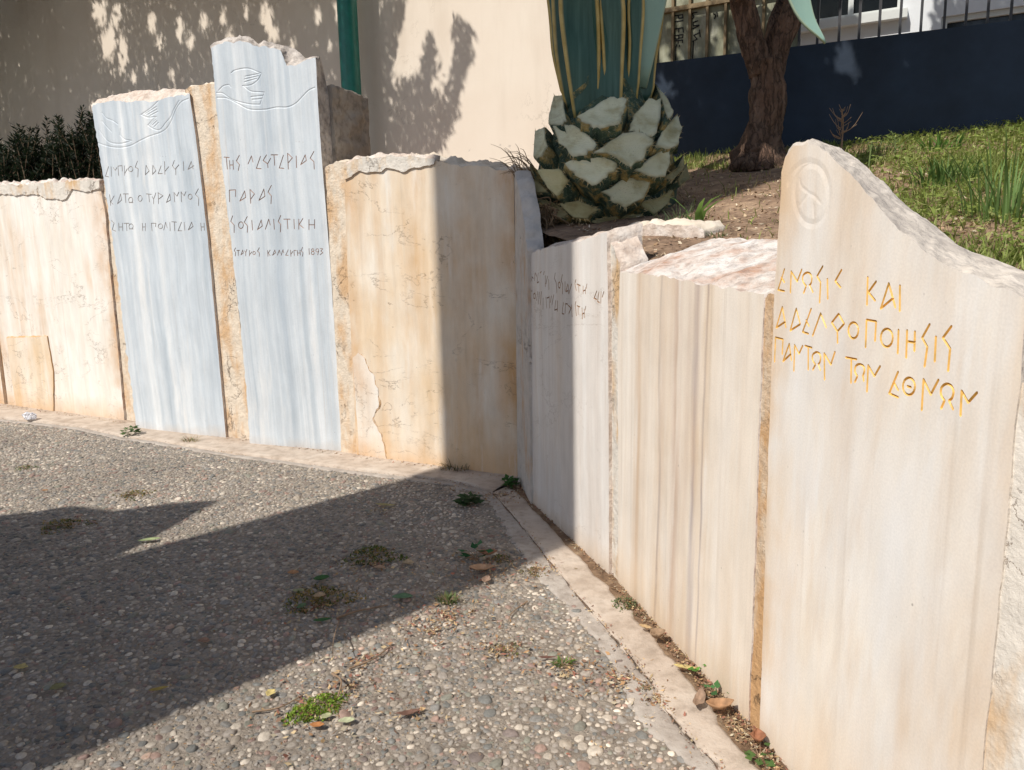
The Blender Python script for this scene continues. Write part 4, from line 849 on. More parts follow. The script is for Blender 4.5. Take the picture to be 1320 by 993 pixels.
    for i in range(190):
        px = RNG.uniform(686, 712); py = RNG.uniform(265, 322); p = at(px, py, 4.40 + RNG.uniform(-.08, .08)); q = p + np.array([RNG.normal(.01, .035), RNG.normal(0, .05), RNG.normal(-.02, .05)]); r = q + np.array([RNG.normal(.0, .035), RNG.normal(0, .04), -abs(RNG.normal(.03, .04))])
        tube(bm, smooth_path([p, q, r], 7), [RNG.uniform(.0015, .0045)] * 8, 4)
    for i in range(34):
        p = at(RNG.uniform(664, 690), RNG.uniform(212, 236), 4.5); q = p + np.array([-RNG.uniform(.02, .16), 0, RNG.uniform(.02, .16)])
        tube(bm, smooth_path([p, (p + q) / 2 + np.array([0, 0, .03]), q], 5), [.002, .002, .002, .0015, .001, .0008], 4)
    bm_obj('dry_roots', bm, M['fibre'], root).location = -base
agave()

# ------------------------------------------------------------------ beige building, navy wall with fence, white building
B0 = np.array([1.23, 6.80]); BAZ = math.radians(118.6); F_B = Frame(B0, BAZ)
bl = empty('beige_building'); F_B.place(bl); tag(bl, 'beige rendered building wall behind the bluish slabs, dappled by tree shade', 'building', kind='thing')
bm = bmesh.new(); box(bm, -14, -.12, .0, 6, 0, 9); bm_obj('wall', bm, M['beige_wall'], bl)
bm = bmesh.new(); box(bm, -14.2, -.25, -.15, 6.2, 9.0, 9.25); bm_obj('roof_edge', bm, M['beige_wall'], bl)
zt = lambda px, py: F_B.px(px, py)
wl_ = empty('low_wall'); F_B.place(wl_); tag(wl_, 'low navy painted wall at the back of the planted bank', 'low wall', kind='thing')
t0, t1 = zt(842, 82), zt(1318, 25)
bm = bmesh.new(); x0, x1 = -.115, 7.5; zz = lambda x: t0[1] + (t1[1] - t0[1]) * (x - t0[0]) / (t1[0] - t0[0])
v = [bm.verts.new(p) for p in ((x0, 0, 2.08), (x1, 0, 1.9), (x1, 0, zz(x1)), (x0, 0, zz(x0)), (x0, .18, 2.08), (x1, .18, 1.9), (x1, .18, zz(x1)), (x0, .18, zz(x0)))]
for q in ((0,1,2,3),(5,4,7,6),(3,2,6,7),(4,0,3,7),(1,5,6,2),(4,5,1,0)): bm.faces.new([v[i] for i in q])
bm_obj('painted_wall', bm, M['blue_paint'], wl_)
bm = bmesh.new(); v = []
for x, y, z in ((x0, .02, 1.2), (x1, .02, 1.0), (x1, .02, 1.9), (x0, .02, 2.08), (x0, .17, 1.2), (x1, .17, 1.0), (x1, .17, 1.9), (x0, .17, 2.08)): v.append(bm.verts.new((x, y, z)))
for q in ((0,1,2,3),(5,4,7,6),(4,0,3,7),(1,5,6,2)): bm.faces.new([v[i] for i in q])
bm_obj('footing', bm, M['old_concrete'], wl_)
fe = empty('metal_fence'); F_B.place(fe); tag(fe, 'metal bar fence on the navy wall, part backed with olive sheets', 'fence', kind='thing')
xs_l = [zt(p, 60)[0] for p in (843, 864, 886, 908.5, 932, 957, 981, 1005)]; xs_r = [zt(p, 30)[0] for p in (1053, 1081, 1107, 1133, 1160, 1187, 1217, 1245, 1273, 1303, 1335, 1368, 1402, 1440)]
for x in xs_l:
    bm = bmesh.new(); box(bm, x - .010, x + .010, .05, .08, zz(x) - .03, zz(x) + 1.7); bm_obj('bar', bm, M['bar_rust'], fe)
for x in [zt(1029, 40)[0]] + xs_r:
    bm = bmesh.new(); box(bm, x - .009, x + .009, .05, .075, zz(x) - .03, zz(x) + 1.7); bm_obj('bar', bm, M['bar_silhouette'], fe)
zr = zt(880, 8)[1]
bm = bmesh.new(); box(bm, -.10, zt(1029, 0)[0], .045, .085, zr - .015, zr + .02); bm_obj('rail', bm, M['bar_rust'], fe)
bm = bmesh.new(); box(bm, zt(1029, 0)[0], 7.5, .045, .085, zz(2) + 1.25, zz(2) + 1.29); bm_obj('rail', bm, M['bar_silhouette'], fe)
sx = [-.11] + xs_l + [zt(1029, 40)[0]]
for a, b in zip(sx, sx[1:]):
    bm = bmesh.new(); box(bm, a + .004, b - .004, .085, .09, zz((a + b) / 2) - .035, zz((a + b) / 2) + 1.7)
    bm_obj('olive_sheet', bm, M['olive'], fe)
# spray-painted writing on the olive sheets
def writing(name, strokes, w):
    bm = bmesh.new(); K = 4.5125
    for st in strokes:
        P = [F_B.px(840 + x / K, y / K, .083) for x, y in st]
        for a, b in zip(P, P[1:]):
            t = b - a; L_ = np.linalg.norm(t)
            if L_ < 1e-5: continue
            t /= L_; q = np.array([-t[1], t[0]]) * w / 2; a = a - t * w * .4; b = b + t * w * .4
            v = [bm.verts.new((p[0], .0815, p[1])) for p in (a - q, b - q, b + q, a + q)]; bm.faces.new(v)
            v2 = [bm.verts.new((p[0], .0835, p[1])) for p in (a - q, b - q, b + q, a + q)]; bm.faces.new(v2[::-1])
            for k in range(4): bm.faces.new((v[k], v2[k], v2[(k + 1) % 4], v[(k + 1) % 4]))
    bm_obj(name, bm, M['spray'], fe)
writing('graffiti_lettering', [[(128,94),(180,86)],[(180,86),(182,104),(158,108),(154,90)], [(182,120),(132,128),(132,150)], [(182,162),(134,170)],[(182,162),(184,188)],[(158,166),(158,186)],[(134,170),(134,196)], [(182,202),(134,208)],[(182,202),(180,220),(160,222),(158,206)],[(158,206),(156,226),(136,228),(134,208)], [(180,234),(126,240)],[(180,234),(180,248)],[(154,238),(154,252)],[(126,240),(126,258)],[(146,262),(146,268)],[(162,264),(162,270)],[(141,272),(140,350)]], .009)
writing('graffiti_lettering', [crv((264,72),(236,80),(246,98),(236,112)), crv((268,122),(244,132),(246,150),(276,148),(236,170)), [(280,190),(246,206)],[(278,176),(282,214)],[(246,206),(264,228),(240,242)],[(244,246),(238,342)],crv((360,80),(372,92),(366,110)),[(380,74),(384,96)]], .009)
wb = empty('white_building'); F_W = Frame(F_B.world(0, 0, 2.6)[:2], BAZ); F_W.place(wb); tag(wb, 'white painted building with framed windows behind the dark fence bars', 'building', kind='thing')
wp = lambda x, y: F_W.px(x, y)
a, b, c_, d_ = wp(1030, 70), wp(1160, 70), wp(1212, 50), wp(1330, 20)
zs = F_W.px(1110, 22)[1]; zb = 1.2
bm = bmesh.new()
for (u0, u1, v0, v1) in ((-3.0, a[0], zb, 8), (a[0], b[0], zb, zs - .04), (a[0], b[0], zs + 1.25, 8), (b[0], c_[0], zb, 8), (c_[0], 12, wp(1270, 14)[1] + .0, 8), (c_[0], 12, zb, wp(1250, 46)[1] - .55)):
    box(bm, u0, u1, 0, .25, v0, v1)
bm_obj('wall', bm, M['white_wall'], wb)
bm = bmesh.new(); box(bm, -3, 12, .255, 6, 1, 7.9); bm_obj('interior', bm, M['grey_wall'], wb)
def window(u0, u1, v0, v1, nm):
    fr_ = bmesh.new(); t = .05
    box(fr_, u0, u0 + t, .03, .12, v0, v1); box(fr_, u1 - t, u1, .03, .12, v0, v1); box(fr_, u0 + t, u1 - t, .03, .12, v0, v0 + t); box(fr_, u0 + t, u1 - t, .03, .12, v1 - t, v1); box(fr_, (u0 + u1) / 2 - t / 2, (u0 + u1) / 2 + t / 2, .028, .122, v0 + t, v1 - t)
    o = bm_obj('window', fr_, M['pale_frame'], wb); g = bmesh.new(); box(g, u0 + .01, u1 - .01, .07, .08, v0 + .01, v1 - .01); bm_obj('pane', g, M['glass'], o)
    return o
o = window(a[0] + .002, b[0] - .002, zs, zs + 1.24, 'w'); s_ = bmesh.new(); box(s_, a[0] - .05, b[0] + .05, -.10, .10, zs - .085, zs - .003); bm_obj('sill', s_, M['pale_frame'], o)
window(c_[0] + .002, c_[0] + 2.6, wp(1250, 46)[1] - .55, wp(1270, 14)[1] - .003, 'w')
# pale strip added at the foot of the navy wall
p0, p1 = F_B.px(1116, 184.5, -.06), F_B.px(1168, 182.5, -.06); bm = bmesh.new(); tube(bm, [(p0[0], -.06, p0[1]), (p1[0], -.06, p1[1])], .010, 6)
o = bm_obj('pale_strip', bm, M['strip_pale']); F_B.place(o); tag(o, 'thin white strip lying along the foot of the navy wall', 'batten', kind='thing')
# green pole
gp = at(452.5, 107, 8.0); bm = bmesh.new(); R_ = 12.0 / FPX * 8.0
z0 = soil_z(gp[0], gp[1]) - .1
tube(bm, [(0, 0, z0), (0, 0, 2), (0, 0, 4), (0, 0, 7)], R_, 28); o = bm_obj('green_pole', bm, M['green_pole'], smooth=True); o.location = (gp[0], gp[1], 0)
tag(o, 'glossy green metal pole rising behind the concrete pier', 'pole', kind='thing')
bm = bmesh.new(); tube(bm, [(0, 0, 7.0), (0, 0, 7.06)], R_ * 1.15, 20); bm_obj('cap', bm, M['green_pole'], o)

# ------------------------------------------------------------------ trees
def tree_old():
    root = empty('tree', at(985, 205, 5.6)); base = np.array(root.location); tag(root, 'old forked tree with rough dark bark before the navy wall', 'tree', kind='thing')
    Y = 5.6; bm = bmesh.new()
    def limb(pts, seg=26, s=0):
        P = [at(x, y, Y + dy) for x, y, r, dy in pts]; R0 = [r / FPX * (Y + dy) for x, y, r, dy in pts]
        S = smooth_path(P, 40); Rr = np.interp(np.linspace(0, 1, 41), np.linspace(0, 1, len(pts)), R0)
        tube(bm, [p - base for p in S], Rr, seg, .34, s)
    limb([(980, 222, 38, 0), (980, 205, 31, 0), (984, 188, 26, 0), (988, 160, 22, 0), (989, 130, 21, 0), (987, 100, 21, 0), (987, 80, 23, 0)])
    limb([(982, 96, 15, 0), (975, 70, 15, 0), (967, 40, 13, 0), (958, 5, 14, 0), (948, -40, 13, -.1), (930, -120, 11, -.2), (925, -220, 8, -.3)], 22, 5)
    limb([(994, 96, 14, 0), (1002, 72, 14, 0), (1011, 42, 14, 0), (1019, 20, 14, 0), (1026, -4, 13, 0), (1055, -70, 12, -.1), (1110, -160, 9, -.3)], 22, 9)
    limb([(988, 76, 10, .08), (997, 36, 9, .12), (1009, 3, 9, .2), (1022, -50, 9, .3), (1030, -160, 7, .3)], 18, 13)
    for k in range(9):                                           # root flare and burls
        a = k * .7; p = at(981 + math.cos(a) * 27, 207, Y - math.sin(a) * .15)
        tube(bm, [at(984, 175, Y) - base, p * .6 + at(984, 185, Y) * .4 - base, p - base + np.array([math.cos(a) * .07, -.05, -.06])], [.075, .065, .04], 12, .4, k * 3)
    bm_obj('trunk', bm, M['bark'], root, True)
    return root
T1 = tree_old()
def offscreen(p):
    q = proj(p); return q[0] < -40 or q[0] > 1360 or q[1] < -30 or q[1] > 1040
SH = SV / math.hypot(SV[0], SV[1])                               # one metre horizontally towards the sun
DARK = [([(0,0),(108,0),(118,40),(128,110),(170,112),(300,120),(470,110),(470,215),(0,260)], 1.0), ([(-80,-60),(112,-60),(112,260),(-80,260)], 1.0), ([(108,-10),(345,-10),(345,120),(108,120)], 1.0), ([(345,-10),(470,-10),(470,215),(345,215)], .95),
        ([(467,0),(524,0),(513,47),(504,84),(505,116),(524,105),(542,95),(549,65),(545,47),(560,55),(565,73),(560,95),(549,109),(571,131),(578,109),(585,84),(585,58),(589,22),(607,40),(609,73),(596,105),(589,145),(575,175),(567,200),(473,203)], .93)]
def crown_for(wall, polys, n, tmin, tmax, ln, wd, hang, cols, holes=(), flecks=0):
    c, d, nn, l, w, cc = [], [], [], [], [], []; k = 0
    areas = np.array([abs(sum(p[i][0] * p[(i + 1) % len(p)][1] - p[(i + 1) % len(p)][0] * p[i][1] for i in range(len(p)))) * dn for p, dn in polys]); areas /= areas.sum(); tries = 0
    while len(c) < n and tries < n * 12:
        tries += 1; pi = RNG.choice(len(polys), p=areas); pl, dn = polys[pi]; xs, ys = zip(*pl)
        x = RNG.uniform(min(xs), max(xs)); y = RNG.uniform(min(ys), max(ys))
        if not inpoly(x, y, pl): continue
        if any(math.hypot((x - hx) / 1.0, (y - hy) / hk) < hr for hx, hy, hr, hk in holes): continue
        s = wall.px(x, y); P = wall.world(s[0], s[1]); t = RNG.uniform(tmin, tmax); Q = P + SH * t + RNG.normal(0, .02, 3)
        if not offscreen(Q): 
            Q = P + SH * (t + 1.2)
            if not offscreen(Q): continue
        c.append(Q); v = rdir(1)[0]; v[2] = -abs(v[2]) * hang - .3 * hang; d.append(v); nn.append(SV * .8 + rdir(1)[0] * .7); l.append(RNG.uniform(*ln)); w.append(RNG.uniform(*wd)); cc.append(cols[RNG.integers(len(cols))] * RNG.uniform(.8, 1.2))
    return np.array(c), leaf_quads(c, d, nn, l, w, cc)
TC = np.array([(.05,.085,.02),(.06,.10,.03),(.04,.07,.02)])
FLK = [(128,8,9,3.0),(140,55,9,2.6),(158,70,6,4.2),(150,20,7,2.2),(196,30,6,2.6),(205,55,5,2.0),(232,40,6,2.8),(246,55,6,2.2),(262,30,6,2.2),(288,22,5,2.4),(296,45,5,2.2),(318,15,5,2.6),(343,20,9,1.9),(352,45,8,1.6),(172,100,4,2.5),(222,95,4,2.5),(188,85,4,2),(378,60,5,2),(410,20,6,2.2),(425,60,5,2.2),(437,15,8,2.2),(428,95,4,1.8)]
def tree_left():
    root = empty('tree', (-8.3, 7.2, 0)); tag(root, 'leafy tree left of the wall whose shade dapples the beige building', 'tree', kind='thing'); b = np.array([-8.3, 7.2, 0])
    pts, (v, f, c) = crown_for(F_B, DARK, 60000, 1.5, 3.2, (.06, .12), (.020, .036), .9, TC, [(a, b, c * 1.12, k) for a, b, c, k in FLK])
    # leaves added to block sky light, then filling foliage on the far side
    ex = []
    while len(ex) < 11000:
        u = RNG.uniform(-9.5, -2.2); d = RNG.uniform(.3, 3.0); zq = RNG.uniform(4.6, 7.2); q = F_B.world(u, zq + 1.24 * d, -d)
        if offscreen(q): ex.append(q)
    k = 0
    while k < 9000:  # low leaf mass added out of view to block light from the left
        q = np.array([RNG.uniform(-11, -6.2), RNG.uniform(8.8, 12.5), RNG.uniform(.5, 5.5)])
        if F_B.n @ (q[:2] - B0) > -.1 or wall_dist(q[0], q[1]) > -.35 or not offscreen(q): continue
        ex.append(q); k += 1
    ex = np.array(ex); n = len(ex); nr = rdir(n); nr[:, 2] += .6
    v3, f3, c3 = leaf_quads(ex, rdir(n), nr, RNG.uniform(.10, .18, n), RNG.uniform(.04, .07, n), TC[RNG.integers(0, 3, n)])
    cen = pts.mean(0); n = 3000; Q = cen + np.array([-1.4, 1.2, 1.3]) + RNG.normal(0, .75, (n, 3)); Q = Q[[offscreen(q) for q in Q]]
    sh = [];
    for q in Q:                                                   # keep it from shading the marble
        t = (q[2] - 1.6) / SV[2]; g_ = q - SV * t; sh.append(g_[0] < -6.2 or (g_[1] - 7.52) > -.57 * (g_[0] + 5.0) + 1.2)
    Q = Q[np.array(sh, bool)]; n = len(Q); nr = rdir(n)
    v2, f2, c2 = leaf_quads(Q, rdir(n), nr, RNG.uniform(.08, .15, n), RNG.uniform(.025, .05, n), TC[RNG.integers(0, 3, n)])
    v, f, c = cat([(v, f, c), (v2, f2, c2), (v3, f3, c3)]); o = arr_mesh('crown', v - b, f, M['leafy'], root, col=c)
    bm = bmesh.new(); tube(bm, smooth_path([(0, 0, -.1), (0, .1, 2.2), (-.1, 0, 4.6), (.1, -.3, 6.8), (.6, -.9, 8.4)], 24), np.linspace(.24, .06, 25), 16, .2, 3)
    for q in ((2.8, -2.0, 8.2), (1.6, -3.4, 8.8), (3.4, -3.0, 8.9), (.6, -2.8, 9.2)): tube(bm, smooth_path([(.1, -.3, 6.8), (q[0] * .5, q[1] * .5, 8.0), q], 10), np.linspace(.09, .02, 11), 8, .2, 1)
    bm_obj('trunk', bm, M['bark'], root, True)
tree_left()
NAVY = [([(1040,40),(1330,20),(1340,190),(1090,205),(1050,195)], 1.0), ([(838,85),(1060,55),(1060,200),(838,208)], .85), ([(838,0),(1030,0),(1030,70),(838,86)], .35), ([(1205,0),(1340,-5),(1340,40),(1210,50)], .8)]
NH = [(1088,72,13,1.2),(1100,93,9,1.2),(1082,92,6,1),(1108,122,9,.9),(1120,136,7,.9),(1062,84,5,1.3),(1057,105,4,2.2),(1135,68,6,1),(1130,110,4,1),(1168,78,7,.9),(1222,50,9,.6),(1240,52,6,.6),(1274,99,4,1.1),(1288,103,4,1),(1281,113,3,1.3),(1150,170,8,.6),(855,112,10,1.2),(872,118,5,1),(850,60,6,3),(870,60,5,3),(925,50,8,1.5),(915,20,6,1),(1260,15,12,1)]
base = np.array(T1.location); FT = Frame((1.9, 5.45), BAZ)
_, q1 = crown_for(FT, [([(925, -30), (1060, -30), (1050, 190), (935, 190)], 1.0)], 3200, 1.2, 3.0, (.06, .11), (.03, .05), .4, TC, [(975, 150, 8, 1.5), (1000, 60, 6, 2), (965, 30, 6, 2)])
_, q2 = crown_for(F_W, [([(1028, 22), (1107, 14), (1107, 70), (1028, 80)], 1.0), ([(1205, 0), (1340, -20), (1340, 60), (1205, 60)], .6)], 2200, 1.5, 3.2, (.06, .11), (.03, .05), .4, TC)
pts, (v, f, c) = crown_for(F_B, NAVY, 15000, 1.5, 3.6, (.06, .11), (.03, .05), .4, TC, [(a, b, c * 1.6, k) for a, b, c, k in NH])
ex = []  # unseen leaves added above the navy wall to block sky light
while len(ex) < 7000:
    u = RNG.uniform(.6, 4.5); d = RNG.uniform(.3, 2.2); q = F_B.world(u, RNG.uniform(3.25, 5.5) + 1.24 * d, -d)
    if offscreen(q): ex.append(q)
ex = np.array(ex); n = len(ex); nr = rdir(n); nr[:, 2] += .6
v, f, c = cat([(v, f, c), q1, q2, leaf_quads(ex, rdir(n), nr, RNG.uniform(.08, .15, n), RNG.uniform(.035, .06, n), TC[RNG.integers(0, 3, n)])])
arr_mesh('crown', v - base, f, M['leafy'], T1, col=c)

# ------------------------------------------------------------------ unseen blocks, added and shaped to cast the two ground shadows
sd = np.array([.713, .701]); sn = np.array([.701, -.713])
V0 = -1.7
F_S = Frame(sd * V0, math.atan2(sn[0], sn[1]))               # s = across the sunlight
wA = np.array([-.59, 4.80]) @ sn; wB = np.array([.19, 3.44]) @ sn
def face(name, label, cat, prof, depth, mat, mods):
    root = empty(name); F_S.place(root); tag(root, label, cat, kind='thing'); bm = bmesh.new()
    a = [bm.verts.new((x, 0, z)) for x, z in prof]; b = [bm.verts.new((x, -depth, z)) for x, z in prof]; bm.faces.new(a); bm.faces.new(b[::-1]); n = len(prof)
    for k in range(n): bm.faces.new((a[k], b[k], b[(k + 1) % n], a[(k + 1) % n]))
    bm_obj('wall', bm, mat, root); return root
tw = face('strip_shadow_block', 'tall narrow unseen block added to cast the broad ground shadow', 'shadow caster', [(wA, 0), (wB, 0), (wB, 10.05), (wA, 10.05)], 1.6, M['beige_wall'], 0)
TE = math.tan(SUN_EL)
def top_of(px, py):
    g_ = ground(px, py)[:2]; return (g_ @ sn, (g_ @ sd - V0) * TE)
pr = [top_of(155, 715), top_of(285, 645), top_of(250, 647), top_of(210, 650), top_of(180, 655), top_of(150, 659), top_of(120, 655), top_of(95, 652), top_of(45, 660), top_of(0, 665), top_of(-90, 672), top_of(-260, 690)]
hs = face('ragged_shadow_block', 'lower unseen block, its top shaped to cast the ragged left shadow', 'house', [(wA - .004, 0)] + [(wA - .004, pr[0][1])] + pr[1:] + [(pr[-1][0], 0)], 1.6, M['beige_wall'], 0)

# ------------------------------------------------------------------ hedge, weeds, stalks
def hedge():
    b = np.array([-5.0, 8.3, soil_z(-5.0, 8.3)]); root = empty('rosemary_hedge', b); tag(root, 'dark needle-leaved hedge in shade behind the leftmost panel', 'hedge', kind='thing')
    C_, D_, N_, Ln, W_, K_ = [], [], [], [], [], []; bm = bmesh.new()
    tops = [(-30,190),(-15,180),(0,188),(8,182),(22,160),(30,175),(44,165),(55,178),(68,152),(78,150),(88,162),(98,155),(110,138),(118,145),(125,150),(135,150),(60,190),(40,195),(85,180),(100,175),(15,200),(120,170),(150,150),(165,150)]
    for i in range(260):
        tx, ty = tops[i % len(tops)]; tx += RNG.normal(0, 5); ty += abs(RNG.normal(0, 30)) if i >= len(tops) else 0
        Y = RNG.uniform(8.3, 8.9); p = at(tx, ty, Y); q = np.array([p[0] + RNG.normal(0, .30), p[1] + RNG.normal(0, .15), b[2] - .05])
        S = smooth_path([q, (p + q) / 2 + np.array([RNG.normal(0, .05), 0, 0]), p], 12); tube(bm, [s - b for s in S], np.linspace(.008, .002, 13), 4)
        n = 130; t = RNG.uniform(.25, 1, n) ** .8; k = np.clip((t * 12).astype(int), 0, 11); u = t * 12 - k; PP = S[k] * (1 - u)[:, None] + S[k + 1] * u[:, None]; a = RNG.uniform(0, 6.28, n)
        dd = np.c_[np.cos(a), np.sin(a) , RNG.uniform(.3, 1.1, n)]; l = RNG.uniform(.035, .085, n); C_.append(PP + dd * l[:, None] * .4); D_.append(dd); N_.append(rdir(n)); Ln.append(l); W_.append(RNG.uniform(.010, .019, n)); K_.append(np.array([(.014, .024, .011)]) * RNG.uniform(.6, 1.6, (n, 1)))
    v, f, c = leaf_quads(np.vstack(C_), np.vstack(D_), np.vstack(N_), np.hstack(Ln), np.hstack(W_), np.vstack(K_)); arr_mesh('foliage', v - b, f, M['leafy'], root, col=c); bm_obj('stems', bm, M['twig'], root)
hedge()

def weed(px, py, rad, h, label, kind='moss', green=(.10, .17, .04), n=220, z=0.0, dry=.25, world=None):
    g0 = np.array(world) if world is not None else ground(px, py, z + .004); root = empty('weed', g0); tag(root, label, 'weed', 'small weeds on the pavement', 'thing')
    col = np.array(green); n = int(n)
    if kind == 'moss':
        a = RNG.uniform(0, 6.28, n); r = rad * np.sqrt(RNG.uniform(0, 1, n)) * (1 + .45 * np.sin(a * 3 + px) * RNG.uniform(.3, 1, n)); zz_ = h * RNG.uniform(.1, 1, n) * np.clip(1.1 - r / rad, .15, 1)
        P = np.c_[r * np.cos(a) * 1.2, r * np.sin(a), zz_]; d = rdir(n); d[:, 2] = abs(d[:, 2]); nr = rdir(n); nr[:, 2] = abs(nr[:, 2]) + .4; l = RNG.uniform(.007, .018, n) * (rad / .06) ** .4
        cc = np.where(RNG.random((n, 1)) < dry, np.array([(.32, .22, .08)]), col) * RNG.uniform(.6, 1.4, (n, 1)); v, f, c = leaf_quads(P, d, nr, l, l * .5, cc)
    elif kind == 'tuft':
        a = RNG.uniform(0, 6.28, n); r = rad * .5 * np.sqrt(RNG.uniform(0, 1, n)); P = np.c_[r * np.cos(a) * 1.6, r * np.sin(a), np.zeros(n)]
        cc = np.where(RNG.random((n, 1)) < dry, np.array([(.34, .25, .11)]), col) * RNG.uniform(.7, 1.3, (n, 1)); v, f, c = blades(P, a + RNG.normal(0, .6, n), RNG.uniform(.3, 1, n) * h, RNG.uniform(.003, .006, n), RNG.uniform(.2, 1.1, n), cc)
    else:                                                        # broad leaves on short stems
        a = RNG.uniform(0, 6.28, n); r = rad * RNG.uniform(.25, 1, n); P = np.c_[r * np.cos(a), r * np.sin(a), h * RNG.uniform(.3, 1, n)]; d = np.c_[np.cos(a), np.sin(a), RNG.uniform(-.2, .5, n)]; nr = np.c_[RNG.normal(0, .3, (n, 2)), np.ones(n)]; l = RNG.uniform(.03, .055, n) * rad / .07
        cc = col * RNG.uniform(.7, 1.3, (n, 1)); v, f, c = leaf_quads(P, d, nr, l, l * .68, cc)
    arr_mesh('leaves', v, f, M['grass'], root, col=c)
    bm = bmesh.new()
    for i in range(9):
        a = RNG.uniform(0, 6.28); e = np.array([math.cos(a) * rad * .8, math.sin(a) * rad * .8, h * RNG.uniform(.1, .7)]); tube(bm, smooth_path([(0, 0, 0), e * .5 + np.array([0, 0, .006]), e], 5), np.linspace(.002, .0008, 6), 4)
    bm_obj('stems', bm, M['twig'], root); return root
weed(170, 563, .07, .09, 'small dark green weed on the kerb below the shorter bluish slab', 'broad', (.09, .15, .05), 40)
weed(245, 571, .08, .08, 'straggly half-dry weed on the kerb below the tall cream mortar strip', 'tuft', (.14, .18, .06), 60, dry=.5)
weed(32, 604, .06, .03, 'tiny green moss spot in the sunlit pebbles at the far left', 'moss', n=90)
weed(175, 638, .09, .025, 'flat yellowish moss spot at the edge of the upper left shadow', 'moss', (.16, .18, .06), 150, dry=.4)
weed(82, 678, .11, .035, 'olive moss clump inside the shadow at the left', 'moss', (.11, .14, .04), 240, dry=.45)
weed(605, 652, .07, .06, 'dark green leafy weed in the shaded pebbles below the corner panel', 'broad', (.05, .10, .035), 70)
weed(590, 606, .16, .10, 'wide grassy tuft at the foot of the ochre panel where the shadow begins', 'tuft', (.07, .10, .035), 170, dry=.45)
weed(594, 600, .03, .20, 'tall thin grass spike standing out of the tuft at the wall foot', 'tuft', (.06, .09, .03), 8, dry=.1)
weed(657, 629, .06, .07, 'bright green weed tucked in the inner corner of the wall', 'broad', (.06, .16, .035), 60)
weed(480, 718, .11, .05, 'round olive moss clump in the middle of the big shadow', 'moss', (.10, .14, .035), 420, dry=.35)
weed(410, 772, .12, .045, 'brownish moss clump with fallen leaves in the big shadow', 'moss', (.12, .14, .04), 420, dry=.5)
weed(614, 722, .07, .08, 'seedling with round dark green leaves on a litter heap', 'broad', (.03, .13, .05), 9)
weed(645, 722, .05, .03, 'small moss bit beside the round-leaved seedling', 'moss', (.13, .16, .05), 120)
weed(578, 777, .055, .05, 'light green weed at the lower edge of the big shadow', 'tuft', (.15, .20, .07), 90)
weed(392, 922, .05, .035, 'bright green moss cushion in the sun near the bottom, left lobe', 'moss', (.22, .33, .04), 480, dry=.06)
weed(420, 908, .055, .035, 'bright green moss cushion in the sun near the bottom, right lobe', 'moss', (.22, .33, .04), 480, dry=.06)
weed(725, 858, .04, .035, 'small bright weed in the sunlit pebbles beside the kerb', 'tuft', (.16, .26, .06), 70, dry=.15)
weed(652, 838, .05, .02, 'pale flat weed left of the bright kerbside one', 'moss', (.18, .20, .07), 80, dry=.4)
weed(690, 738, .05, .03, 'dry moss bit on the shadow edge by the kerb', 'moss', (.20, .20, .08), 90, dry=.5)
weed(806, 782, .055, .05, 'grey-green bushy weed in the gutter below the veined slab', 'moss', (.14, .18, .08), 260, dry=.2)
weed(822, 794, .025, .04, 'single-leaf green sprout in the gutter beside the bushy weed', 'broad', (.08, .22, .05), 4)
weed(893, 873, .045, .06, 'fresh green two-leaved sprout in the gutter', 'broad', (.12, .30, .05), 5)
weed(924, 902, .045, .06, 'curled green sprout in the gutter near the rusty joint', 'broad', (.07, .18, .06), 7)
weed(980, 982, .05, .05, 'weedy sprout in the gutter at the foot of the gold-lettered slab', 'broad', (.10, .18, .05), 8)
weed(830, 890, .025, .02, 'tiny green weed on the joint between pebbles and kerb', 'moss', (.10, .15, .05), 40)

def soil_weed(px, py, h, rad, label, n=40, wd=(.006, .012), col=(.10, .17, .05), name='grass_tuft', bend=(.2, .9), Y=None):
    p = soil_hit(px, py) if Y is None else at(px, py, Y); root = empty(name, p); tag(root, label, 'grass tuft', 'grass tufts on the bank', 'thing'); a = RNG.uniform(0, 6.28, n); r = rad * np.sqrt(RNG.uniform(0, 1, n))
    v, f, c = blades(np.c_[r * np.cos(a), r * np.sin(a), np.full(n, -.01)], a + RNG.normal(0, .5, n), RNG.uniform(.4, 1, n) * h, RNG.uniform(*wd, n), RNG.uniform(*bend, n), np.array(col) * RNG.uniform(.7, 1.35, (n, 1))); arr_mesh('blades', v, f, M['grass'], root, col=c); return root
soil_weed(876, 292, .17, .12, 'narrow grass tuft at the right foot of the agave', 46, (.004, .007), (.11, .15, .07))
r_ = soil_weed(897, 290, .24, .03, 'broad bright green blades growing beside the agave foot', 7, (.018, .028), (.20, .34, .08), bend=(.5, .9))
soil_weed(926, 306, .06, .04, 'tiny grass tuft on the soil above the veined slab', 22, (.003, .006))
soil_weed(1295, 285, .42, .14, 'tall dense grass tuft at the right edge of the bank', 75, (.005, .009), (.13, .21, .06), bend=(.1, .6))
soil_weed(1215, 240, .20, .14, 'leafy grass tuft in the middle of the sunny bank', 110, (.006, .012), (.11, .19, .05))
soil_weed(1130, 200, .14, .10, 'grass tuft just behind the big slab crest', 60, (.004, .008), (.12, .17, .06))
soil_weed(1210, 195, .16, .12, 'broad-leaved tuft at the shade edge below the navy wall', 50, (.008, .016), (.12, .24, .05))
soil_weed(905, 208, .12, .16, 'short bright tuft between the agave and the tree', 80, (.004, .007), (.16, .22, .06))
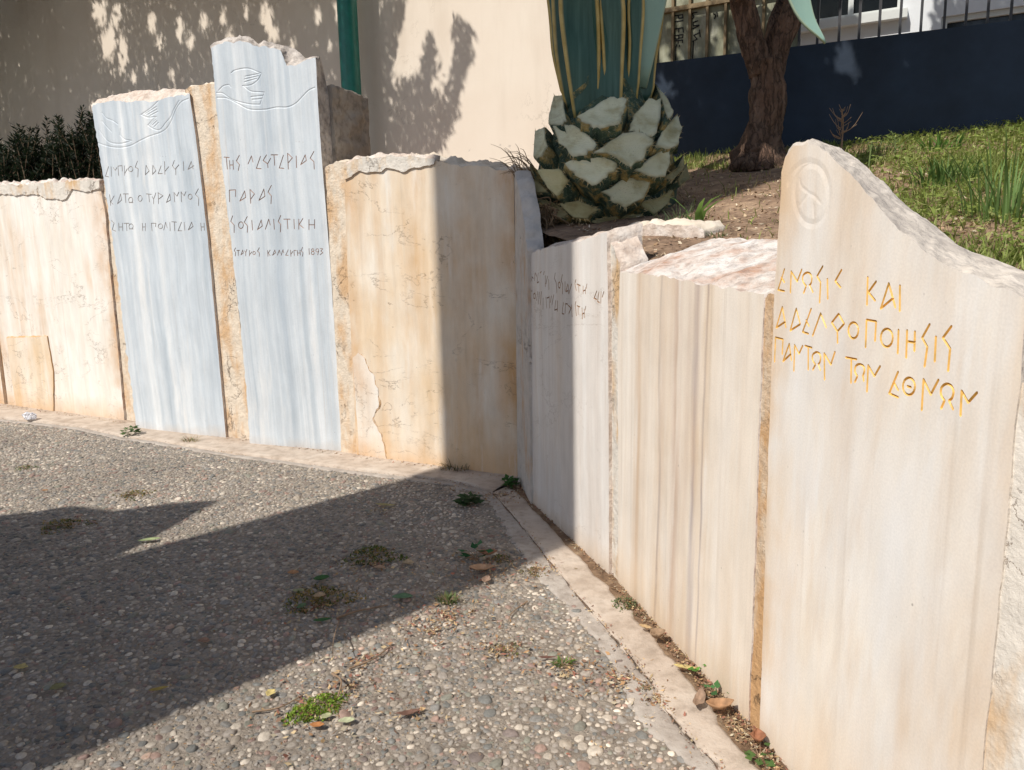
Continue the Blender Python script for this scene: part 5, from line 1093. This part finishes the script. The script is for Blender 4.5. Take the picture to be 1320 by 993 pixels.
# stalks
def stalk(px, py, h, label, col, n, up=.5, Y=4.6, lean=0.0, cat_='stalk'):
    p = at(px, py, Y); root = empty('weed_stalk', p); tag(root, label, cat_, kind='thing'); bm = bmesh.new(); top = np.array([lean, 0, h])
    S = smooth_path([(0, 0, -.25), top * .5 + np.array([.01, 0, 0]), top], 14); tube(bm, S, np.linspace(.006, .002, 15), 5); bm_obj('stem', bm, col, root); bm = bmesh.new()
    for i in range(n):
        t = .25 + .75 * i / n; q = np.array([lean * t, 0, h * t]); a = RNG.uniform(0, 6.28); L_ = h * (.42 * (1.15 - t) + .08) * RNG.uniform(.5, 1.3); e = q + np.array([math.cos(a) * L_, math.sin(a) * L_, L_ * up * RNG.uniform(.4, 1.5)]); tube(bm, smooth_path([q, (q + e) / 2 - np.array([RNG.normal(0, .1) * L_, 0, L_ * RNG.uniform(.05, .25)]), e], 5), np.linspace(.0026, .0010, 6), 4)
    bm_obj('twigs', bm, col, root); return root
stalk(1083, 192, .22, 'dry reddish seed stalk rising behind the crest of the big slab', M['twig'], 26, .75)
M['green_stem'] = plain('green_stem', (.16, .21, .07), .8, .25, 12, .1)
stalk(1155, 205, .17, 'pale green feathery stalk before the navy wall', M['green_stem'], 18, .6, 5.0, -.04)
stalk(1118, 200, .07, 'short green sprig right of the dry seed stalk', M['green_stem'], 8, .9, 4.8, .02)

# ------------------------------------------------------------------ fallen leaves and scraps
LN = 0
def fallen(px, py, ln, wd, col, label, az=None, curl=.3, z=.012, name='fallen_leaf', cat_='leaf', world=None):
    p = np.array(world) if world is not None else ground(px, py, z); n = 9; V = []; az = RNG.uniform(0, 6.28) if az is None else math.radians(az); tilt = RNG.normal(0, .10)
    for i in range(n):
        t = i / (n - 1); w = wd / 2 * math.sin(math.pi * min(1, t * .96 + .03)) ** .75; x = (t - .5) * ln; zc = curl * ln * ((t - .5) ** 2) * 1.6
        for u in (-1, -.5, 0, .5, 1): V.append((x, u * w * (1 + .12 * RNG.normal()), zc + abs(u) ** 1.5 * w * (.25 + curl * .9) + .002 + tilt * x * .3))
    V = np.array(V); c, s = math.cos(az), math.sin(az); V = np.c_[V[:, 0] * c - V[:, 1] * s, V[:, 0] * s + V[:, 1] * c, V[:, 2]]; V[:, 2] -= min(0, V[:, 2].min())
    F = [(i * 5 + j, i * 5 + j + 1, (i + 1) * 5 + j + 1, (i + 1) * 5 + j) for i in range(n - 1) for j in range(4)]
    o = arr_mesh(name, V, F, M['dryleaf'], col=np.tile(np.array(col), (len(V), 1)) * RNG.uniform(.88, 1.1, (len(V), 1)), smooth=True); o.location = p
    md = o.modifiers.new('thickness', 'SOLIDIFY'); md.thickness = .0012
    return tag(o, label, cat_, 'fallen leaves on the pavement', 'thing')
BR = (.30, .18, .10); TAN = (.48, .34, .20); ORG = (.50, .22, .08); YEL = (.60, .48, .20); GRN = (.06, .15, .05); PGR = (.38, .44, .22)
fallen(901, 906, .105, .034, (.34, .23, .16), 'long brown leaf lying across the kerb beside the gutter', 65, .5, .02)
fallen(928, 916, .085, .05, (.42, .24, .13), 'curled orange-brown leaf in the gutter near the rusty joint', 5, .8, .03)
fallen(883, 862, .075, .022, YEL, 'narrow yellow leaf in the gutter below the veined slab', -20, .2, .03)
fallen(977, 957, .055, .04, (.34, .15, .08), 'red-brown leaf standing in the gutter at the gold-lettered slab', 80, 1.0, .03)
fallen(848, 824, .06, .05, (.36, .24, .15), 'crumpled brown leaf in the gutter under the bushy weed', 20, 1.0, .03)
fallen(832, 810, .05, .022, (.55, .38, .20), 'pale tan leaf in the gutter beside the crumpled brown one', -30, .3, .03)
fallen(193, 697, .11, .035, PGR, 'yellow-green leaf at the tip of the sunlit wedge in the shadow', 15, .1)
fallen(497, 652, .12, .03, (.42, .36, .16), 'long olive leaf in the upper part of the big shadow', -10, .1)
fallen(447, 931, .05, .03, (.52, .54, .34), 'pale green leaf right of the bright moss cushion', 10, .2)
fallen(421, 925, .036, .026, (.45, .46, .26), 'small pale leaf between the moss cushion and the orange leaf', 40, .2)
fallen(409, 937, .045, .024, ORG, 'orange leaf below the bright moss cushion', 0, .3)
fallen(349, 895, .04, .034, YEL, 'blocky tan leaf at the sunny edge of the big shadow', 80, .2)
fallen(378, 740, .05, .04, (.52, .28, .14), 'orange-tan leaf in the shadow left of the dark green one', 10, .2)
fallen(415, 748, .07, .05, GRN, 'dark green leaf lying on the brownish moss clump', 30, .3)
fallen(389, 783, .05, .032, (.12, .20, .10), 'dull green leaf left below the brownish moss clump', 60, .2)
fallen(416, 801, .07, .026, GRN, 'dark green leaf on the pebbles below the brownish moss clump', 10, .2)
fallen(519, 771, .085, .05, (.12, .22, .12), 'grey-green oval leaf alone in the big shadow', 10, .1)
fallen(526, 727, .055, .04, (.50, .38, .24), 'tan leaf right of the round olive moss clump', 0, .2)
fallen(489, 733, .05, .036, (.45, .30, .20), 'pinkish tan leaf below the round olive moss clump', 0, .2)
fallen(621, 736, .11, .06, (.50, .32, .20), 'big tan leaf on the litter heap beside the seedling', 15, .4, .02)
fallen(627, 750, .07, .04, (.42, .28, .20), 'tan leaf hanging off the front of the litter heap', 80, .4)
fallen(629, 716, .09, .05, (.34, .17, .10), 'red-brown leaf behind the big tan leaf on the litter heap', 0, .5, .03)
fallen(412, 770, .05, .04, (.50, .36, .22), 'small tan leaf on top of the brownish moss clump', 20, .3, .04)
fallen(27, 862, .05, .035, YEL, 'yellow-tan leaf in the shadow near the left edge', 0, .2)
fallen(75, 888, .05, .04, (.28, .26, .12), 'olive leaf in the shadow near the lower left', 40, .2)
fallen(263, 828, .045, .035, (.36, .22, .15), 'brown leaf alone in the lower part of the big shadow', 0, .2)
fallen(205, 890, .06, .02, (.46, .34, .10), 'yellow sliver of leaf low in the big shadow', 20, .2)
fallen(58, 633, .04, .02, (.46, .22, .08), 'small orange leaf in the sunlit pebbles at the left', 0, .2)
fallen(527, 922, .075, .024, (.20, .11, .08), 'dark brown bark strip near the bottom of the pebbles', 20, .4, .012, 'bark_strip', 'bark')
fallen(705, 849, .06, .014, (.17, .08, .06), 'thin dark bark strip left of the bright kerbside weed', 5, .2, .012, 'bark_strip', 'bark')
fallen(385, 763, .05, .03, (.36, .36, .20), 'small olive leaf left of the brownish moss clump', 0, .2)
# twigs
def twig(pts, r, label):
    P = [ground(x, y, z) for x, y, z in pts]; b = P[0]; bm = bmesh.new(); tube(bm, smooth_path([p - b for p in P], 12), np.linspace(r, r * .5, 13), 5); o = bm_obj('twig', bm, M['twig']); o.location = b; return tag(o, label, 'twig', 'twigs on the pavement', 'thing')
twig([(434, 797, .012), (460, 788, .015), (500, 780, .012)], .005, 'brown twig in the big shadow beside the brownish moss clump')
twig([(437, 800, .012), (430, 825, .10), (429, 850, .02)], .002, 'thin arching stem at the shadow edge above the bright moss')
twig([(450, 862, .012), (480, 850, .015), (505, 832, .012)], .004, 'pale twig crossing the sunlit pebbles below the shadow')
twig([(325, 918, .012), (360, 912, .014), (392, 895, .012)], .0035, 'long dry stem left of the bright moss cushion')
twig([(428, 868, .012), (440, 878, .05), (436, 900, .012), (448, 905, .012)], .004, 'curled dry stem above the bright moss cushion')
twig([(680, 775, .012), (660, 790, .012), (655, 802, .012)], .003, 'short twig in the pebbles near the kerb')
# plastic scrap
g0 = ground(38, 540, .03); bm = bmesh.new(); bmesh.ops.create_icosphere(bm, subdivisions=4, radius=.055)
for v in bm.verts:
    k = 1 + .55 * mn.fractal(v.co * 14, .8, 2, 4); v.co = Vector((v.co.x * k, v.co.y * k * .8, max(-.02, v.co.z * k * .75)))
o = bm_obj('plastic_scrap', bm, M['plastic']); o.location = g0 + np.array([0, 0, .02]); tag(o, 'crumpled clear plastic scrap on the kerb at the far left', 'litter', kind='thing')
